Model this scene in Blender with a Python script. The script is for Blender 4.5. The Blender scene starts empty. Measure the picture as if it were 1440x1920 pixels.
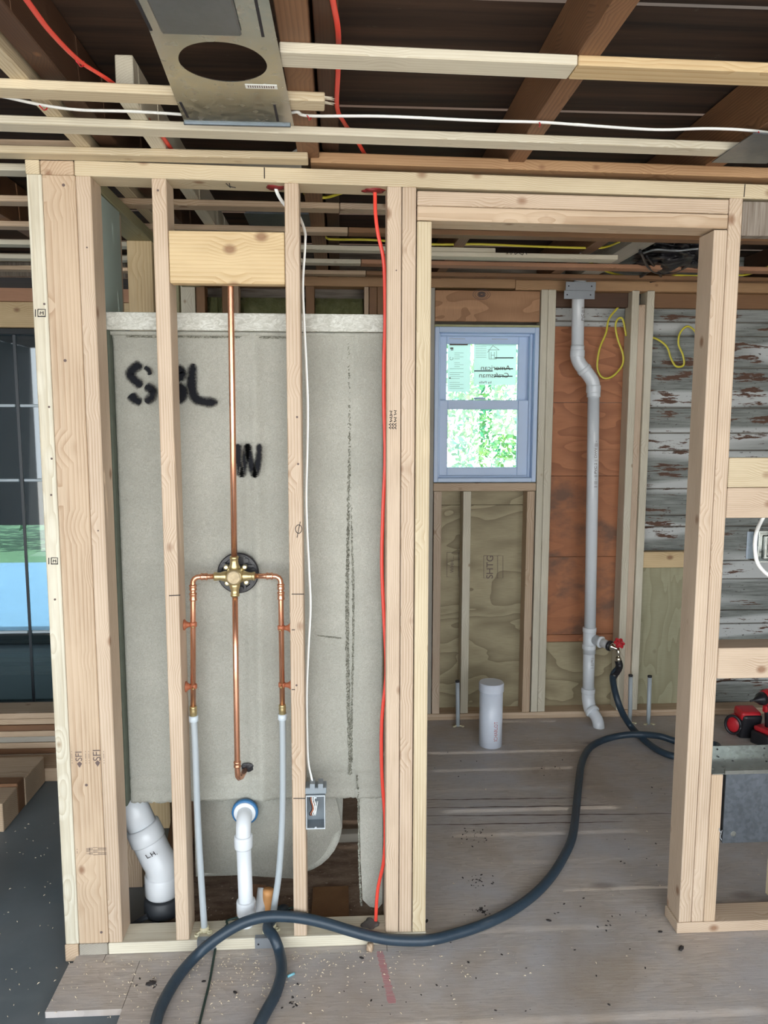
import bpy, bmesh, math, random
import numpy as np
from mathutils import Vector, Matrix
random.seed(7)
C = bpy.context.scene.collection
scene = bpy.context.scene
R = math.radians

# ------------------------------------------------------------ camera
PITCH, YAW, ROLL, CD, CH, FPX = R(6.8242), R(-3.24195), R(.10493), 2.1164, 1.54994, 1442.0
def cam_axes():
    f = Vector((0, math.cos(PITCH), -math.sin(PITCH))); u = Vector((0, math.sin(PITCH), math.cos(PITCH))); x = Vector((1, 0, 0))
    Z = Matrix.Rotation(YAW, 3, 'Z'); f, u, x = Z @ f, Z @ u, Z @ x
    return math.cos(ROLL)*x + math.sin(ROLL)*u, -math.sin(ROLL)*x + math.cos(ROLL)*u, f
AX, AU, AF = cam_axes()
CO = Vector((0, -CD, CH))
cd = bpy.data.cameras.new('camera'); cam = bpy.data.objects.new('camera', cd); C.objects.link(cam)
m3 = Matrix((AX, AU, -AF)).transposed()
cam.matrix_world = Matrix.Translation(CO) @ m3.to_4x4()
cd.sensor_fit = 'HORIZONTAL'; cd.sensor_width = 36; cd.lens = 36*FPX/1440; cd.clip_start = .02
scene.camera = cam
def at(px, py, Y=None, Z=None, X=None):
    """point of the place seen at photo pixel (px,py) on the plane Y=, Z= or X="""
    d = AF + AX*((px-720)/FPX) + AU*((960-py)/FPX)
    t = (Y-CO.y)/d.y if Y is not None else (Z-CO.z)/d.z if Z is not None else (X-CO.x)/d.x
    return CO + d*t

# ------------------------------------------------------------ light
w = bpy.data.worlds.new('world'); scene.world = w; w.use_nodes = True
wn = w.node_tree.nodes; wl = w.node_tree.links
bg = wn['Background']; bg.inputs[0].default_value = (.90, .955, 1.0, 1); bg.inputs[1].default_value = 2.2
sun = bpy.data.lights.new('sun', 'SUN'); so = bpy.data.objects.new('sun', sun); C.objects.link(so)
sun.energy = 12; sun.angle = R(.6); sun.color = (1, .95, .85); so.rotation_euler = (R(7), R(37), 0)
scene.view_settings.view_transform = 'Standard'; scene.view_settings.look = 'None'
scene.view_settings.gamma = 1; scene.view_settings.exposure = 1.22
scene.view_settings.use_curve_mapping = False

# ------------------------------------------------------------ material helpers
class NT:
    def __init__(s, name):
        s.m = bpy.data.materials.new(name); s.m.use_nodes = True
        s.n = s.m.node_tree.nodes; s.l = s.m.node_tree.links; s.n.clear()
        s.out = s.n.new('ShaderNodeOutputMaterial'); s.b = s.n.new('ShaderNodeBsdfPrincipled')
        s.l.new(s.b.outputs[0], s.out.inputs[0])
    def node(s, t, ins=None, **kw):
        n = s.n.new(t)
        for k, v in kw.items(): setattr(n, k, v)
        for k, v in (ins or {}).items():
            if isinstance(v, bpy.types.NodeSocket): s.l.new(v, n.inputs[k])
            else: n.inputs[k].default_value = v
        return n
    def obj(s, scale=(1, 1, 1), rnd=0):
        tc = s.node('ShaderNodeTexCoord'); v = tc.outputs['Object']
        if rnd:
            oi = s.node('ShaderNodeObjectInfo')
            mu = s.node('ShaderNodeVectorMath', {0: oi.outputs['Random'], 1: (rnd, rnd*1.7, rnd*7.3)}, operation='MULTIPLY')
            v = s.node('ShaderNodeVectorMath', {0: v, 1: mu.outputs[0]}, operation='ADD').outputs[0]
        return s.node('ShaderNodeVectorMath', {0: v, 1: scale}, operation='MULTIPLY').outputs[0]
    def noise(s, v, sc=5, det=4, rough=.5, dist=0):
        return s.node('ShaderNodeTexNoise', {'Vector': v, 'Scale': sc, 'Detail': det, 'Roughness': rough, 'Distortion': dist}).outputs[0]
    def ramp(s, f, a, b, ca=0.0, cb=1.0):
        return s.node('ShaderNodeMapRange', {0: f, 1: a, 2: b, 3: ca, 4: cb}).outputs[0]
    def mix(s, f, a, b, mode='MIX'):
        n = s.n.new('ShaderNodeMix'); n.data_type = 'RGBA'; n.blend_type = mode
        for i, v in ((0, f), (6, a), (7, b)):
            if isinstance(v, bpy.types.NodeSocket): s.l.new(v, n.inputs[i])
            else: n.inputs[i].default_value = v if i == 0 else (*v, 1)
        return n.outputs[2]
    def math(s, op, a, b=0.0):
        return s.node('ShaderNodeMath', {0: a, 1: b}, operation=op).outputs[0]
    def done(s, col, rough=.6, bump=None, bs=.3, bd=.002, metal=0, **kw):
        for k, v in (('Base Color', col), ('Roughness', rough), ('Metallic', metal), *kw.items()):
            if isinstance(v, bpy.types.NodeSocket): s.l.new(v, s.b.inputs[k])
            else: s.b.inputs[k].default_value = (*v, 1) if isinstance(v, tuple) and len(v) == 3 else v
        if bump is not None:
            bn = s.node('ShaderNodeBump', {'Height': bump, 'Strength': bs, 'Distance': bd}); s.l.new(bn.outputs[0], s.b.inputs['Normal'])
        return s.m

def wood(name, light, dark, knot=(.22, .10, .045), S=60, contrast=.85, blotch=None, kn=.06, rough=.62, gain=.10):
    t = NT(name)
    v = t.obj((1, 1, 1), rnd=.17)
    vr = t.node('ShaderNodeVectorMath', {0: v, 1: (1, 1, .07)}, operation='MULTIPLY').outputs[0]
    # knots bend the grain
    kv = t.node('ShaderNodeVectorMath', {0: v, 1: (9, 9, 6.5)}, operation='MULTIPLY').outputs[0]
    vor = t.node('ShaderNodeTexVoronoi', {'Vector': kv, 'Scale': 1.0}).outputs['Distance']
    kmask = t.ramp(vor, kn*.6, kn*1.5, 1, 0)
    bend = t.ramp(vor, 0.0, .38, .014, 0)
    off = t.node('ShaderNodeCombineXYZ', {0: bend, 1: bend, 2: 0.0}).outputs[0]
    vr = t.node('ShaderNodeVectorMath', {0: vr, 1: off}, operation='ADD').outputs[0]
    wv = t.node('ShaderNodeTexWave', {'Vector': vr, 'Scale': S, 'Distortion': 3.2, 'Detail': 2, 'Detail Scale': .5, 'Detail Roughness': .5},
                wave_type='RINGS', rings_direction='Z', wave_profile='SAW').outputs['Fac']
    fib = t.noise(t.node('ShaderNodeVectorMath', {0: v, 1: (1, 1, .03)}, operation='MULTIPLY').outputs[0], 420, 3, .6)
    big = t.noise(t.node('ShaderNodeVectorMath', {0: v, 1: (1, 1, .25)}, operation='MULTIPLY').outputs[0], 11, 3, .55)
    g = t.math('MULTIPLY', t.math('POWER', wv, 2.0), contrast)
    c = t.mix(g, light, dark)
    c = t.mix(t.ramp(fib, .35, .7, 0, .35), c, tuple(x*.72 for x in dark))
    bl = blotch or tuple(min(1, x*1.12) for x in light)
    c = t.mix(t.ramp(big, .42, .68, 0, .5), c, bl)
    oi = t.node('ShaderNodeObjectInfo').outputs['Random']
    c = t.mix(t.ramp(oi, 0, 1, 0, gain*2), c, tuple(x*.8 for x in dark))
    c = t.mix(t.math('MULTIPLY', kmask, .8), c, knot)
    return t.done(c, rough, bump=t.math('ADD', wv, fib), bs=.16, bd=.0015)

def ply(name, light, dark, patch=None, freq=9.0, rough=.65, stretch=(1.6, 1, 4.2), contrast=.8, spots=None):
    t = NT(name)
    v = t.obj(stretch, rnd=.4)
    n = t.noise(v, 1.3, 2, .45, .35)
    ring = t.math('FRACT', t.math('MULTIPLY', n, freq))
    ring = t.math('POWER', ring, 1.6)
    c = t.mix(t.math('MULTIPLY', ring, contrast), light, dark)
    f = t.noise(t.obj((18, 18, 300)), 1.0, 3, .6)
    c = t.mix(t.ramp(f, .4, .7, 0, .35), c, dark)
    if patch:
        p = t.noise(t.obj((4, 4, 6), rnd=1), 1.2, 4, .6)
        c = t.mix(t.ramp(p, .45, .62, 0, .8), c, patch)
    if spots:
        vo = t.node('ShaderNodeTexVoronoi', {'Vector': t.obj((6, 6, 5), rnd=2), 'Scale': 1.0}).outputs['Distance']
        c = t.mix(t.ramp(vo, .06, .13, .9, 0), c, spots)
    return t.done(c, rough, bump=ring, bs=.08, bd=.001)

def plain(name, col, rough=.4, metal=0, nz=0.0, sc=30, bump=None, **kw):
    t = NT(name)
    c = col
    n = t.noise(t.obj(), sc, 4, .6)
    if nz: c = t.mix(t.ramp(n, .35, .7, 0, nz), col, tuple(x*.45 for x in col))
    return t.done(c if nz else col, rough, bump=n if bump else None, bs=bump or 0, bd=.001, metal=metal, **kw)

M = {}
M['pine'] = wood('fresh pine', (.66, .57, .40), (.44, .32, .18), kn=.09)
M['pale'] = wood('whitish spruce', (.70, .66, .54), (.50, .43, .30), knot=(.3, .19, .10))
M['fir'] = wood('pinkish fir', (.64, .515, .39), (.42, .285, .18), S=62, contrast=.9, kn=.09)
M['tan'] = wood('tan fir', (.60, .465, .33), (.39, .25, .145), S=44, kn=.08)
M['yellow'] = wood('yellow pine', (.68, .53, .31), (.49, .31, .14), S=34, contrast=.8, kn=.1)
M['red'] = wood('reddish fir', (.50, .27, .16), (.32, .15, .08), S=55)
M['brown'] = wood('brown old lumber', (.28, .15, .07), (.16, .075, .033), S=70)
M['olive'] = wood('olive tinted lumber', (.36, .34, .2), (.24, .21, .1), S=60)
M['grey'] = wood('greyed lumber', (.44, .41, .35), (.29, .26, .21), S=60)
M['dark'] = wood('dark old joist', (.10, .045, .022), (.05, .022, .012), S=70, blotch=(.13, .065, .032))
M['old'] = wood('sawn old joist', (.25, .125, .06), (.13, .06, .028), S=50, contrast=1)
M['amber'] = wood('amber old lumber', (.50, .31, .16), (.30, .155, .07), S=50, contrast=1)
M['ply_orange'] = ply('orange plywood', (.46, .19, .085), (.27, .1, .045), freq=10)
M['ply_stained'] = ply('stained orange plywood', (.42, .165, .07), (.27, .1, .045), patch=(.13, .075, .05), freq=5, contrast=.4)
M['ply_green'] = ply('greenish grained plywood', (.42, .36, .225), (.19, .15, .085), freq=7)
M['ply_olive'] = ply('pale olive plywood', (.38, .36, .235), (.27, .25, .15), freq=9, stretch=(7, 1, 1.3), spots=(.1, .06, .03))
M['ply_header'] = ply('brown header plywood', (.50, .28, .15), (.30, .15, .07), freq=6, stretch=(1, 5, 1.6))

def m_sheath():
    t = NT('dark roof boards')
    v = t.obj((.35, 7, 1)); n = t.noise(v, 3.2, 5, .6)
    c = t.mix(t.ramp(n, .3, .75), (.010, .006, .004), (.085, .043, .025))
    b = t.noise(t.obj((2.5, 5, 1)), 9, 6, .75); c = t.mix(t.ramp(b, .64, .74, 0, .4), c, (.15, .15, .12))
    return t.done(c, .8, bump=n, bs=.3)
M['sheath'] = m_sheath()
def m_siding():
    t = NT('peeling painted boards')
    n = t.noise(t.obj((1.1, 1, 6)), 4.2, 7, .66)
    fi = t.noise(t.obj((3, 1, 46)), 2.6, 4, .6)
    base = t.mix(t.ramp(fi, .3, .7), (.30, .32, .30), (.14, .15, .14))
    lv = t.noise(t.obj((.25, 1, 2.4)), 2.2, 1, .5)
    base = t.mix(t.ramp(lv, .50, .56, 0, .85), base, (.60, .62, .61))
    wood_ = t.mix(t.noise(t.obj((2, 1, 60)), 3, 3), (.045, .025, .018), (.17, .08, .045))
    m_ = t.math('ADD', n, t.math('MULTIPLY', t.math('SUBTRACT', fi, .5), .22))
    c = t.mix(t.ramp(m_, .575, .60), base, wood_)
    sp = t.noise(t.obj((5, 1, 12)), 9, 3, .6); c = t.mix(t.ramp(sp, .66, .69, 0, .9), c, (.05, .035, .03))
    return t.done(c, .7, bump=m_, bs=.4, bd=.003)
M['siding'] = m_siding()
def m_oldbrd():
    t = NT('weathered boards'); n = t.noise(t.obj((1.2, 1, 26)), 3, 5, .65)
    c = t.mix(t.ramp(n, .3, .7), (.12, .085, .06), (.36, .32, .27)); return t.done(c, .8, bump=n, bs=.3)
M['weathered'] = m_oldbrd()
def m_floor():
    t = NT('worn plywood subfloor')
    n = t.noise(t.obj((1.2, 5, 1)), 2.4, 3, .5, .6); ring = t.math('POWER', t.math('FRACT', t.math('MULTIPLY', n, 9)), 2.0)
    c = t.mix(t.math('MULTIPLY', ring, .45), (.56, .50, .45), (.36, .305, .26))
    f = t.noise(t.obj((6, 110, 1)), 1.8, 5, .65); c = t.mix(t.ramp(f, .42, .68, 0, .6), c, (.28, .235, .20))
    d = t.noise(t.obj((1, 1.3, 1)), 2.3, 5, .65); c = t.mix(t.ramp(d, .42, .62, 0, .65), c, (.47, .47, .50))
    e = t.noise(t.obj((1.4, 1, 1)), 1.5, 4, .6); c = t.mix(t.ramp(e, .5, .68, 0, .55), c, (.33, .26, .19))
    s = t.noise(t.obj((5, 16, 1)), 7, 6, .75); c = t.mix(t.ramp(s, .60, .70, 0, .75), c, (.16, .13, .115))
    k = t.node('ShaderNodeTexVoronoi', {'Vector': t.obj((2.2, 4.5, 1)), 'Scale': 1.0}).outputs['Distance']
    c = t.mix(t.ramp(k, .05, .13, .6, 0), c, (.19, .155, .14))
    return t.done(c, .6, bump=t.math('ADD', f, s), bs=.25, bd=.002)
M['floor'] = m_floor()
def m_grey():
    t = NT('grey painted floor'); n = t.noise(t.obj(), 2.2, 6, .6)
    c = t.mix(t.ramp(n, .35, .7), (.12, .15, .17), (.19, .215, .235))
    s = t.noise(t.obj(), 26, 5, .75); c = t.mix(t.ramp(s, .66, .74, 0, .5), c, (.4, .38, .34))
    d = t.noise(t.obj((1, .6, 1)), 1.5, 3, .6); c = t.mix(t.ramp(d, .45, .65, 0, .4), c, (.11, .10, .085))
    return t.done(c, .55)
M['greyfloor'] = m_grey()
def m_dirt():
    t = NT('dirty dark subfloor'); n = t.noise(t.obj((2, 6, 1)), 4, 6, .7)
    c = t.mix(t.ramp(n, .35, .7), (.15, .09, .06), (.36, .27, .2))
    s = t.noise(t.obj((1, 2, 1)), 60, 3, .7); c = t.mix(t.ramp(s, .62, .7, 0, .8), c, (.5, .43, .34))
    return t.done(c, .85, bump=n, bs=.4)
M['dirt'] = m_dirt()
def m_fib():
    t = NT('chopped fibreglass')
    n = t.noise(t.obj(), 3.0, 4, .6); c = t.mix(t.ramp(n, .3, .7), (.36, .36, .315), (.49, .485, .43))
    f = t.noise(t.obj((1, 1, 1), rnd=0), 95, 3, .75, 2.5); c = t.mix(t.ramp(f, .38, .62, .0, .5), c, (.25, .25, .21))
    g = t.noise(t.obj(), 240, 2, .6, 1.5); c = t.mix(t.ramp(g, .62, .72, 0, .35), c, (.62, .62, .56))
    return t.done(c, .72, bump=t.math('ADD', f, t.math('MULTIPLY', g, .5)), bs=.5, bd=.003)
M['fib'] = m_fib()
def m_fibr():
    t = NT('rough resin ridge'); f = t.noise(t.obj((1, 1, 1)), 70, 4, .75, 3)
    c = t.mix(t.ramp(f, .42, .56), (.10, .10, .075), (.38, .38, .32)); return t.done(c, .6, bump=f, bs=.8, bd=.006)
M['ridge'] = m_fibr()
def m_flange():
    t = NT('resin flange'); f = t.noise(t.obj((1, 1, 2)), 38, 4, .7, 2)
    c = t.mix(t.ramp(f, .40, .68), (.42, .42, .37), (.66, .67, .62)); return t.done(c, .6, bump=f, bs=.4, bd=.003)
M['flange'] = m_flange()
def m_galv(name, a, b, rough=.34, sc=55.0):
    t = NT(name); v = t.node('ShaderNodeTexVoronoi', {'Vector': t.obj(), 'Scale': sc}).outputs['Color']
    g = t.node('ShaderNodeSeparateColor', {0: v}).outputs[0]
    n = t.noise(t.obj(), 6, 4, .6)
    c = t.mix(g, a, b); c = t.mix(t.ramp(n, .4, .7, 0, .35), c, tuple(x*.5 for x in a))
    return t.done(c, t.ramp(g, 0, 1, rough-.04, rough+.06), metal=.92)
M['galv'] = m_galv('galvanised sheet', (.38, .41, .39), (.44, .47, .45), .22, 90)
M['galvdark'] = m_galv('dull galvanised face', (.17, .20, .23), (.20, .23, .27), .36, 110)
M['steel'] = plain('grey steel plate', (.34, .37, .40), .4, .6, .1)
def m_copper():
    t = NT('copper'); n = t.noise(t.obj((1, 1, .3)), 22, 4, .6)
    c = t.mix(t.ramp(n, .35, .7), (.88, .47, .31), (.62, .29, .17)); return t.done(c, .27, metal=.92)
M['copper'] = m_copper()
M['strap'] = plain('copper coated strap', (.50, .17, .085), .5, .3, .3)
M['brass'] = plain('brass', (.62, .50, .26), .33, .85, .35, 60)
M['black'] = plain('black plastic', (.018, .018, .022), .35)
M['blackmatt'] = plain('dark rubber', (.03, .035, .042), .5, nz=.3)
M['hose'] = plain('navy rubber hose', (.028, .05, .075), .42, nz=.3, sc=60)
M['cord'] = plain('dark green cord', (.02, .045, .035), .5)
M['pvc'] = plain('white pvc', (.74, .78, .82), .2, nz=.04)
M['pvccap'] = plain('bluish white pvc', (.78, .84, .95), .26, nz=.05)
M['pex'] = plain('milky pex', (.43, .48, .51), .3)
M['white'] = plain('white cable sheath', (.86, .88, .86), .35)
M['redcable'] = plain('red cable sheath', (.80, .07, .045), .35)
M['yellowcable'] = plain('yellow cable sheath', (.62, .55, .05), .38)
M['redplastic'] = plain('red plastic', (.55, .02, .03), .35)
M['blue'] = plain('blue gasket', (.03, .15, .34), .45)
M['vinyl'] = plain('white window vinyl with painted blue shade', (.50, .63, .85), .35)  # white vinyl; the blue of outdoor shade is put into its colour
M['foam'] = plain('yellow foam strip', (.55, .55, .3), .8, nz=.3)
M['ink'] = plain('black ink', (.02, .018, .022), .8)
M['stamp'] = plain('faded stamp ink', (.14, .10, .09), .8)
M['redink'] = plain('red print', (.6, .12, .14), .6)
M['pinkink'] = plain('pink chalk', (.50, .26, .27), .9)
M['batt'] = None
def m_batt():
    t = NT('green insulation batt'); n = t.noise(t.obj(), 13, 6, .7)
    c = t.mix(t.ramp(n, .3, .7), (.115, .12, .04), (.24, .25, .12)); return t.done(c, .95, bump=n, bs=.8, bd=.02)
M['batt'] = m_batt()
def m_glass(name, col=(.9, 1, .98), gl=.12):
    t = NT(name); t.n.remove(t.b)
    tr = t.node('ShaderNodeBsdfTransparent', {0: (*col, 1)}); g = t.node('ShaderNodeBsdfGlossy', {0: (1, 1, 1, 1), 'Roughness': .02})
    fr = t.node('ShaderNodeFresnel', {0: 1.45}).outputs[0]
    mx = t.node('ShaderNodeMixShader', {0: t.math('MAXIMUM', fr, gl), 1: tr.outputs[0], 2: g.outputs[0]}); t.l.new(mx.outputs[0], t.out.inputs[0])
    return t.m
M['glass'] = m_glass('window glass', gl=.04)
M['glassdoor'] = m_glass('tinted door glass', (.45, .54, .57), .10)
def m_paper():
    t = NT('sticker paper'); t.n.remove(t.b)
    d = t.node('ShaderNodeBsdfDiffuse', {0: (.86, .95, .95, 1)}); tr = t.node('ShaderNodeBsdfTranslucent', {0: (.90, .98, .98, 1)})
    mx = t.node('ShaderNodeMixShader', {0: .8, 1: d.outputs[0], 2: tr.outputs[0]}); t.l.new(mx.outputs[0], t.out.inputs[0]); return t.m
M['paper'] = m_paper()
def m_leaf():
    t = NT('leaf'); t.n.remove(t.b); n = t.noise(t.obj(), 4, 2)
    c = t.mix(t.ramp(n, .35, .65), (.20, .32, .10), (.05, .20, .13))
    d = t.node('ShaderNodeBsdfDiffuse', {0: c}); tr = t.node('ShaderNodeBsdfTranslucent', {0: c})
    mx = t.node('ShaderNodeMixShader', {0: .5, 1: d.outputs[0], 2: tr.outputs[0]}); t.l.new(mx.outputs[0], t.out.inputs[0]); return t.m
M['leaf'] = m_leaf()
M['bark'] = plain('bark', (.12, .09, .06), .9, nz=.5, sc=20, bump=.5)
M['grass'] = plain('lawn', (.10, .17, .08), .95, nz=.4, sc=8)
M['darkwall'] = plain('dark porch wall', (.035, .04, .045), .7, nz=.3, sc=3)
M['tarp'] = plain('light blue tarp', (.17, .27, .40), .45, nz=.15, sc=3)
M['shaving'] = plain('wood shavings', (.74, .64, .48), .8)
M['crumb'] = plain('dark crumbs', (.03, .025, .025), .8)
M['cyan'] = plain('cyan plastic', (.25, .6, .72), .4)
def m_spray():
    t = NT('black spray paint'); uv = t.node('ShaderNodeTexCoord').outputs['UV']
    sx = t.node('ShaderNodeSeparateXYZ', {0: uv}); a = t.math('ABSOLUTE', t.math('SUBTRACT', sx.outputs[1], .5))
    n = t.noise(t.obj(), 170, 4, .8)
    n2 = t.noise(t.obj(), 22, 3, .6)
    e = t.math('ADD', a, t.math('MULTIPLY', t.math('SUBTRACT', n, .5), .5))
    e = t.math('ADD', e, t.math('MULTIPLY', t.math('SUBTRACT', n2, .5), .35))
    ue = t.math('ABSOLUTE', t.math('SUBTRACT', sx.outputs[0], .5)); e = t.math('ADD', e, t.ramp(ue, .42, .5, 0, .22))
    al = t.ramp(e, .22, .50, .97, 0)
    m = t.done((.012, .013, .017), .9, Alpha=al); t.b.inputs['Specular IOR Level'].default_value = .15; return m
M['spray'] = m_spray()

# ------------------------------------------------------------ mesh helpers
def link(name, bm, mat, parent=None, smooth=False, mw=None):
    me = bpy.data.meshes.new(name); bmesh.ops.recalc_face_normals(bm, faces=bm.faces[:]); bm.to_mesh(me); bm.free()
    if mat is not None: me.materials.append(mat)
    for p in me.polygons: p.use_smooth = smooth
    o = bpy.data.objects.new(name, me); C.objects.link(o)
    if mw is not None: o.matrix_world = mw
    if parent is not None: o.parent = parent
    return o
def tag(o, label, cat, group=None, kind=None):
    if label: o['label'] = label
    if cat: o['category'] = cat
    if group: o['group'] = group
    if kind: o['kind'] = kind
    return o
def struct(o): o['kind'] = 'structure'; return o
def thing(name, label, cat, loc=(0, 0, 0), group=None):
    o = bpy.data.objects.new(name, None); C.objects.link(o); o.empty_display_size = .05
    o['_p'] = 0; del o['_p']
    o.location = loc; tag(o, label, cat, group); return o
def sub(o, root):
    """parent a mesh whose vertices are in world coordinates, keeping it in place"""
    o.parent = root
    b = root
    M0 = Matrix.Identity(4)
    while b is not None:
        M0 = b.matrix_basis @ M0 if b.parent is None else (b.matrix_parent_inverse @ b.matrix_basis) @ M0
        b = b.parent
    o.matrix_parent_inverse = M0.inverted()
    return o
def mk(name, bm, mat, root=None, smooth=False):
    o = link(name, bm, mat, None, smooth)
    if root is not None: sub(o, root)
    return o
def box_bm(bm, x0, x1, y0, y1, z0, z1, bev=0, seg=1):
    r = bmesh.ops.create_cube(bm, size=1); vs = r['verts']
    for v in vs: v.co = Vector(((x0+x1)/2 + v.co.x*(x1-x0), (y0+y1)/2 + v.co.y*(y1-y0), (z0+z1)/2 + v.co.z*(z1-z0)))
    if bev:
        es = list({e for v in vs for e in v.link_edges})
        bmesh.ops.bevel(bm, geom=es, offset=bev, segments=seg, affect='EDGES', profile=.6)
    return bm
def B(*a, **k): return box_bm(bmesh.new(), *a, **k)
def beam(name, p0, p1, w, t, mat, label=None, cat=None, group=None, up=(0, 0, 1), root=None, bev=.002):
    """board from p0 to p1 (axis line), w across, t along up; mesh length lies on local Z so grain follows it"""
    p0, p1 = Vector(p0), Vector(p1); z = (p1-p0); L = z.length; z.normalize()
    y = Vector(up); y = (y - z*y.dot(z)).normalized(); x = y.cross(z)
    bm = B(-w/2, w/2, -t/2, t/2, -L/2, L/2, bev=bev)
    mw = Matrix.Translation((p0+p1)/2) @ Matrix((x, y, z)).transposed().to_4x4()
    o = link(name, bm, mat, None, False, mw)
    if root is not None: sub(o, root)
    if label: tag(o, label, cat, group)
    return o
def board(name, x0, x1, y0, y1, z0, z1, mat, label=None, cat=None, group=None, root=None, bev=.002, dz=0.0):
    d = (x1-x0, y1-y0, z1-z0); k = d.index(max(d)); c = ((x0+x1)/2, (y0+y1)/2, (z0+z1)/2)
    if k == 0: return beam(name, (x0, c[1], c[2]-dz/2), (x1, c[1], c[2]+dz/2), d[1], d[2], mat, label, cat, group, (0, 0, 1), root, bev)
    if k == 1: return beam(name, (c[0], y0, c[2]), (c[0], y1, c[2]), d[0], d[2], mat, label, cat, group, (0, 0, 1), root, bev)
    return beam(name, (c[0], c[1], z0), (c[0], c[1], z1), d[0], d[1], mat, label, cat, group, (0, 1, 0), root, bev)
def crom(pts, n=8):
    P = [Vector(p) for p in pts]; P = [P[0]*2-P[1]] + P + [P[-1]*2-P[-2]]; out = []
    for i in range(1, len(P)-2):
        a, b, c, d = P[i-1:i+3]
        for k in range(n):
            s = k/n; out.append(.5*((2*b)+(c-a)*s+(2*a-5*b+4*c-d)*s*s+(3*b-a-3*c+d)*s**3))
    out.append(P[-2]); return out
def tube_bm(bm, pts, r, seg=12, ry=None, cap=True, smooth_n=0, up=(0, 0, 1), radii=None):
    P = crom(pts, smooth_n) if smooth_n else [Vector(p) for p in pts]
    rings = []; n0 = None
    for i, p in enumerate(P):
        t = (P[min(i+1, len(P)-1)] - P[max(i-1, 0)]).normalized()
        if n0 is None:
            u = Vector(up); n0 = (u - t*u.dot(t))
            if n0.length < .01: u = Vector((1, 0, 0)); n0 = u - t*u.dot(t)
            n0.normalize()
        else: n0 = (n0 - t*n0.dot(t)).normalized()
        b = t.cross(n0); rr = radii[i] if radii else r
        rings.append([bm.verts.new(p + n0*math.cos(2*math.pi*k/seg)*(ry or rr) + b*math.sin(2*math.pi*k/seg)*rr) for k in range(seg)])
    for a, b in zip(rings, rings[1:]):
        for k in range(seg): bm.faces.new((a[k], a[(k+1) % seg], b[(k+1) % seg], b[k]))
    if cap: bm.faces.new(rings[0][::-1]); bm.faces.new(rings[-1])
    return bm
def T(*a, **k): return tube_bm(bmesh.new(), *a, **k)
def ring_along(p, d, prof, seg=24, bm=None):
    """lathe profile [(s,r)] along direction d from p"""
    bm = bm or bmesh.new(); d = Vector(d).normalized(); p = Vector(p)
    a = d.orthogonal().normalized(); b = d.cross(a); R_ = []
    for s, r in prof: R_.append([bm.verts.new(p + d*s + (a*math.cos(2*math.pi*k/seg) + b*math.sin(2*math.pi*k/seg))*max(r, 1e-5)) for k in range(seg)])
    for u, v in zip(R_, R_[1:]):
        for k in range(seg): bm.faces.new((u[k], u[(k+1) % seg], v[(k+1) % seg], v[k]))
    bm.faces.new(R_[0][::-1]); bm.faces.new(R_[-1])
    return bm
def prism_bm(pts, y0, y1, bm=None):
    """polygon in XZ extruded y0..y1"""
    bm = bm or bmesh.new(); a = [bm.verts.new((x, y0, z)) for x, z in pts]; b = [bm.verts.new((x, y1, z)) for x, z in pts]
    bm.faces.new(a); bm.faces.new(b[::-1]); n = len(pts)
    for i in range(n): bm.faces.new((a[i], a[(i+1) % n], b[(i+1) % n], b[i]))
    return bm
def ribbon(pts, wd, n=8, uv=True, y=0, wf=None):
    """flat stroke in the XZ plane at y with UV v across"""
    P = crom([(p[0], 0, p[1]) for p in pts], n) if n else [Vector((p[0], 0, p[1])) for p in pts]
    bm = bmesh.new(); ul = bm.loops.layers.uv.new('UVMap'); L = []
    for i, p in enumerate(P):
        t = (P[min(i+1, len(P)-1)] - P[max(i-1, 0)]).normalized(); nn = Vector((-t.z, 0, t.x)); ww = wd
        L.append((bm.verts.new((p.x+nn.x*ww, y, p.z+nn.z*ww)), bm.verts.new((p.x-nn.x*ww, y, p.z-nn.z*ww)), i/(len(P)-1)))
    for a, b in zip(L, L[1:]):
        f = bm.faces.new((a[0], b[0], b[1], a[1]))
        for lp, q in zip(f.loops, ((a[2], 1), (b[2], 1), (b[2], 0), (a[2], 0))): lp[ul].uv = q
    return bm
def text(name, s, size, mat, root, loc, right, up, depth=.0004, sx=1.0, align='CENTER'):
    cu = bpy.data.curves.new(name, 'FONT'); cu.body = s; cu.size = size; cu.extrude = depth/2; cu.align_x = align; cu.align_y = 'CENTER'
    o = bpy.data.objects.new(name, cu); C.objects.link(o); bpy.context.view_layer.update()
    me = bpy.data.meshes.new_from_object(o.evaluated_get(bpy.context.evaluated_depsgraph_get())); bpy.data.objects.remove(o); bpy.data.curves.remove(cu)
    x = Vector(right).normalized(); y = Vector(up).normalized(); z = x.cross(y)
    for v in me.vertices: v.co = Vector(loc) + x*v.co.x*sx + y*v.co.y + z*v.co.z
    me.materials.clear(); me.materials.append(mat); me.name = name
    t = bpy.data.objects.new(name, me); C.objects.link(t); sub(t, root); return t
def marks(name, segs, root, mat, wd=.0009):
    """pen strokes: segs = list of polylines of 3D points"""
    bm = bmesh.new()
    for s in segs: tube_bm(bm, s, wd, seg=5)
    return mk(name, bm, mat, root)

# ================================================================ SETTING
H2 = 2.212      # underside of the furring strips
bpl = .036      # bottom plate height
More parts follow.
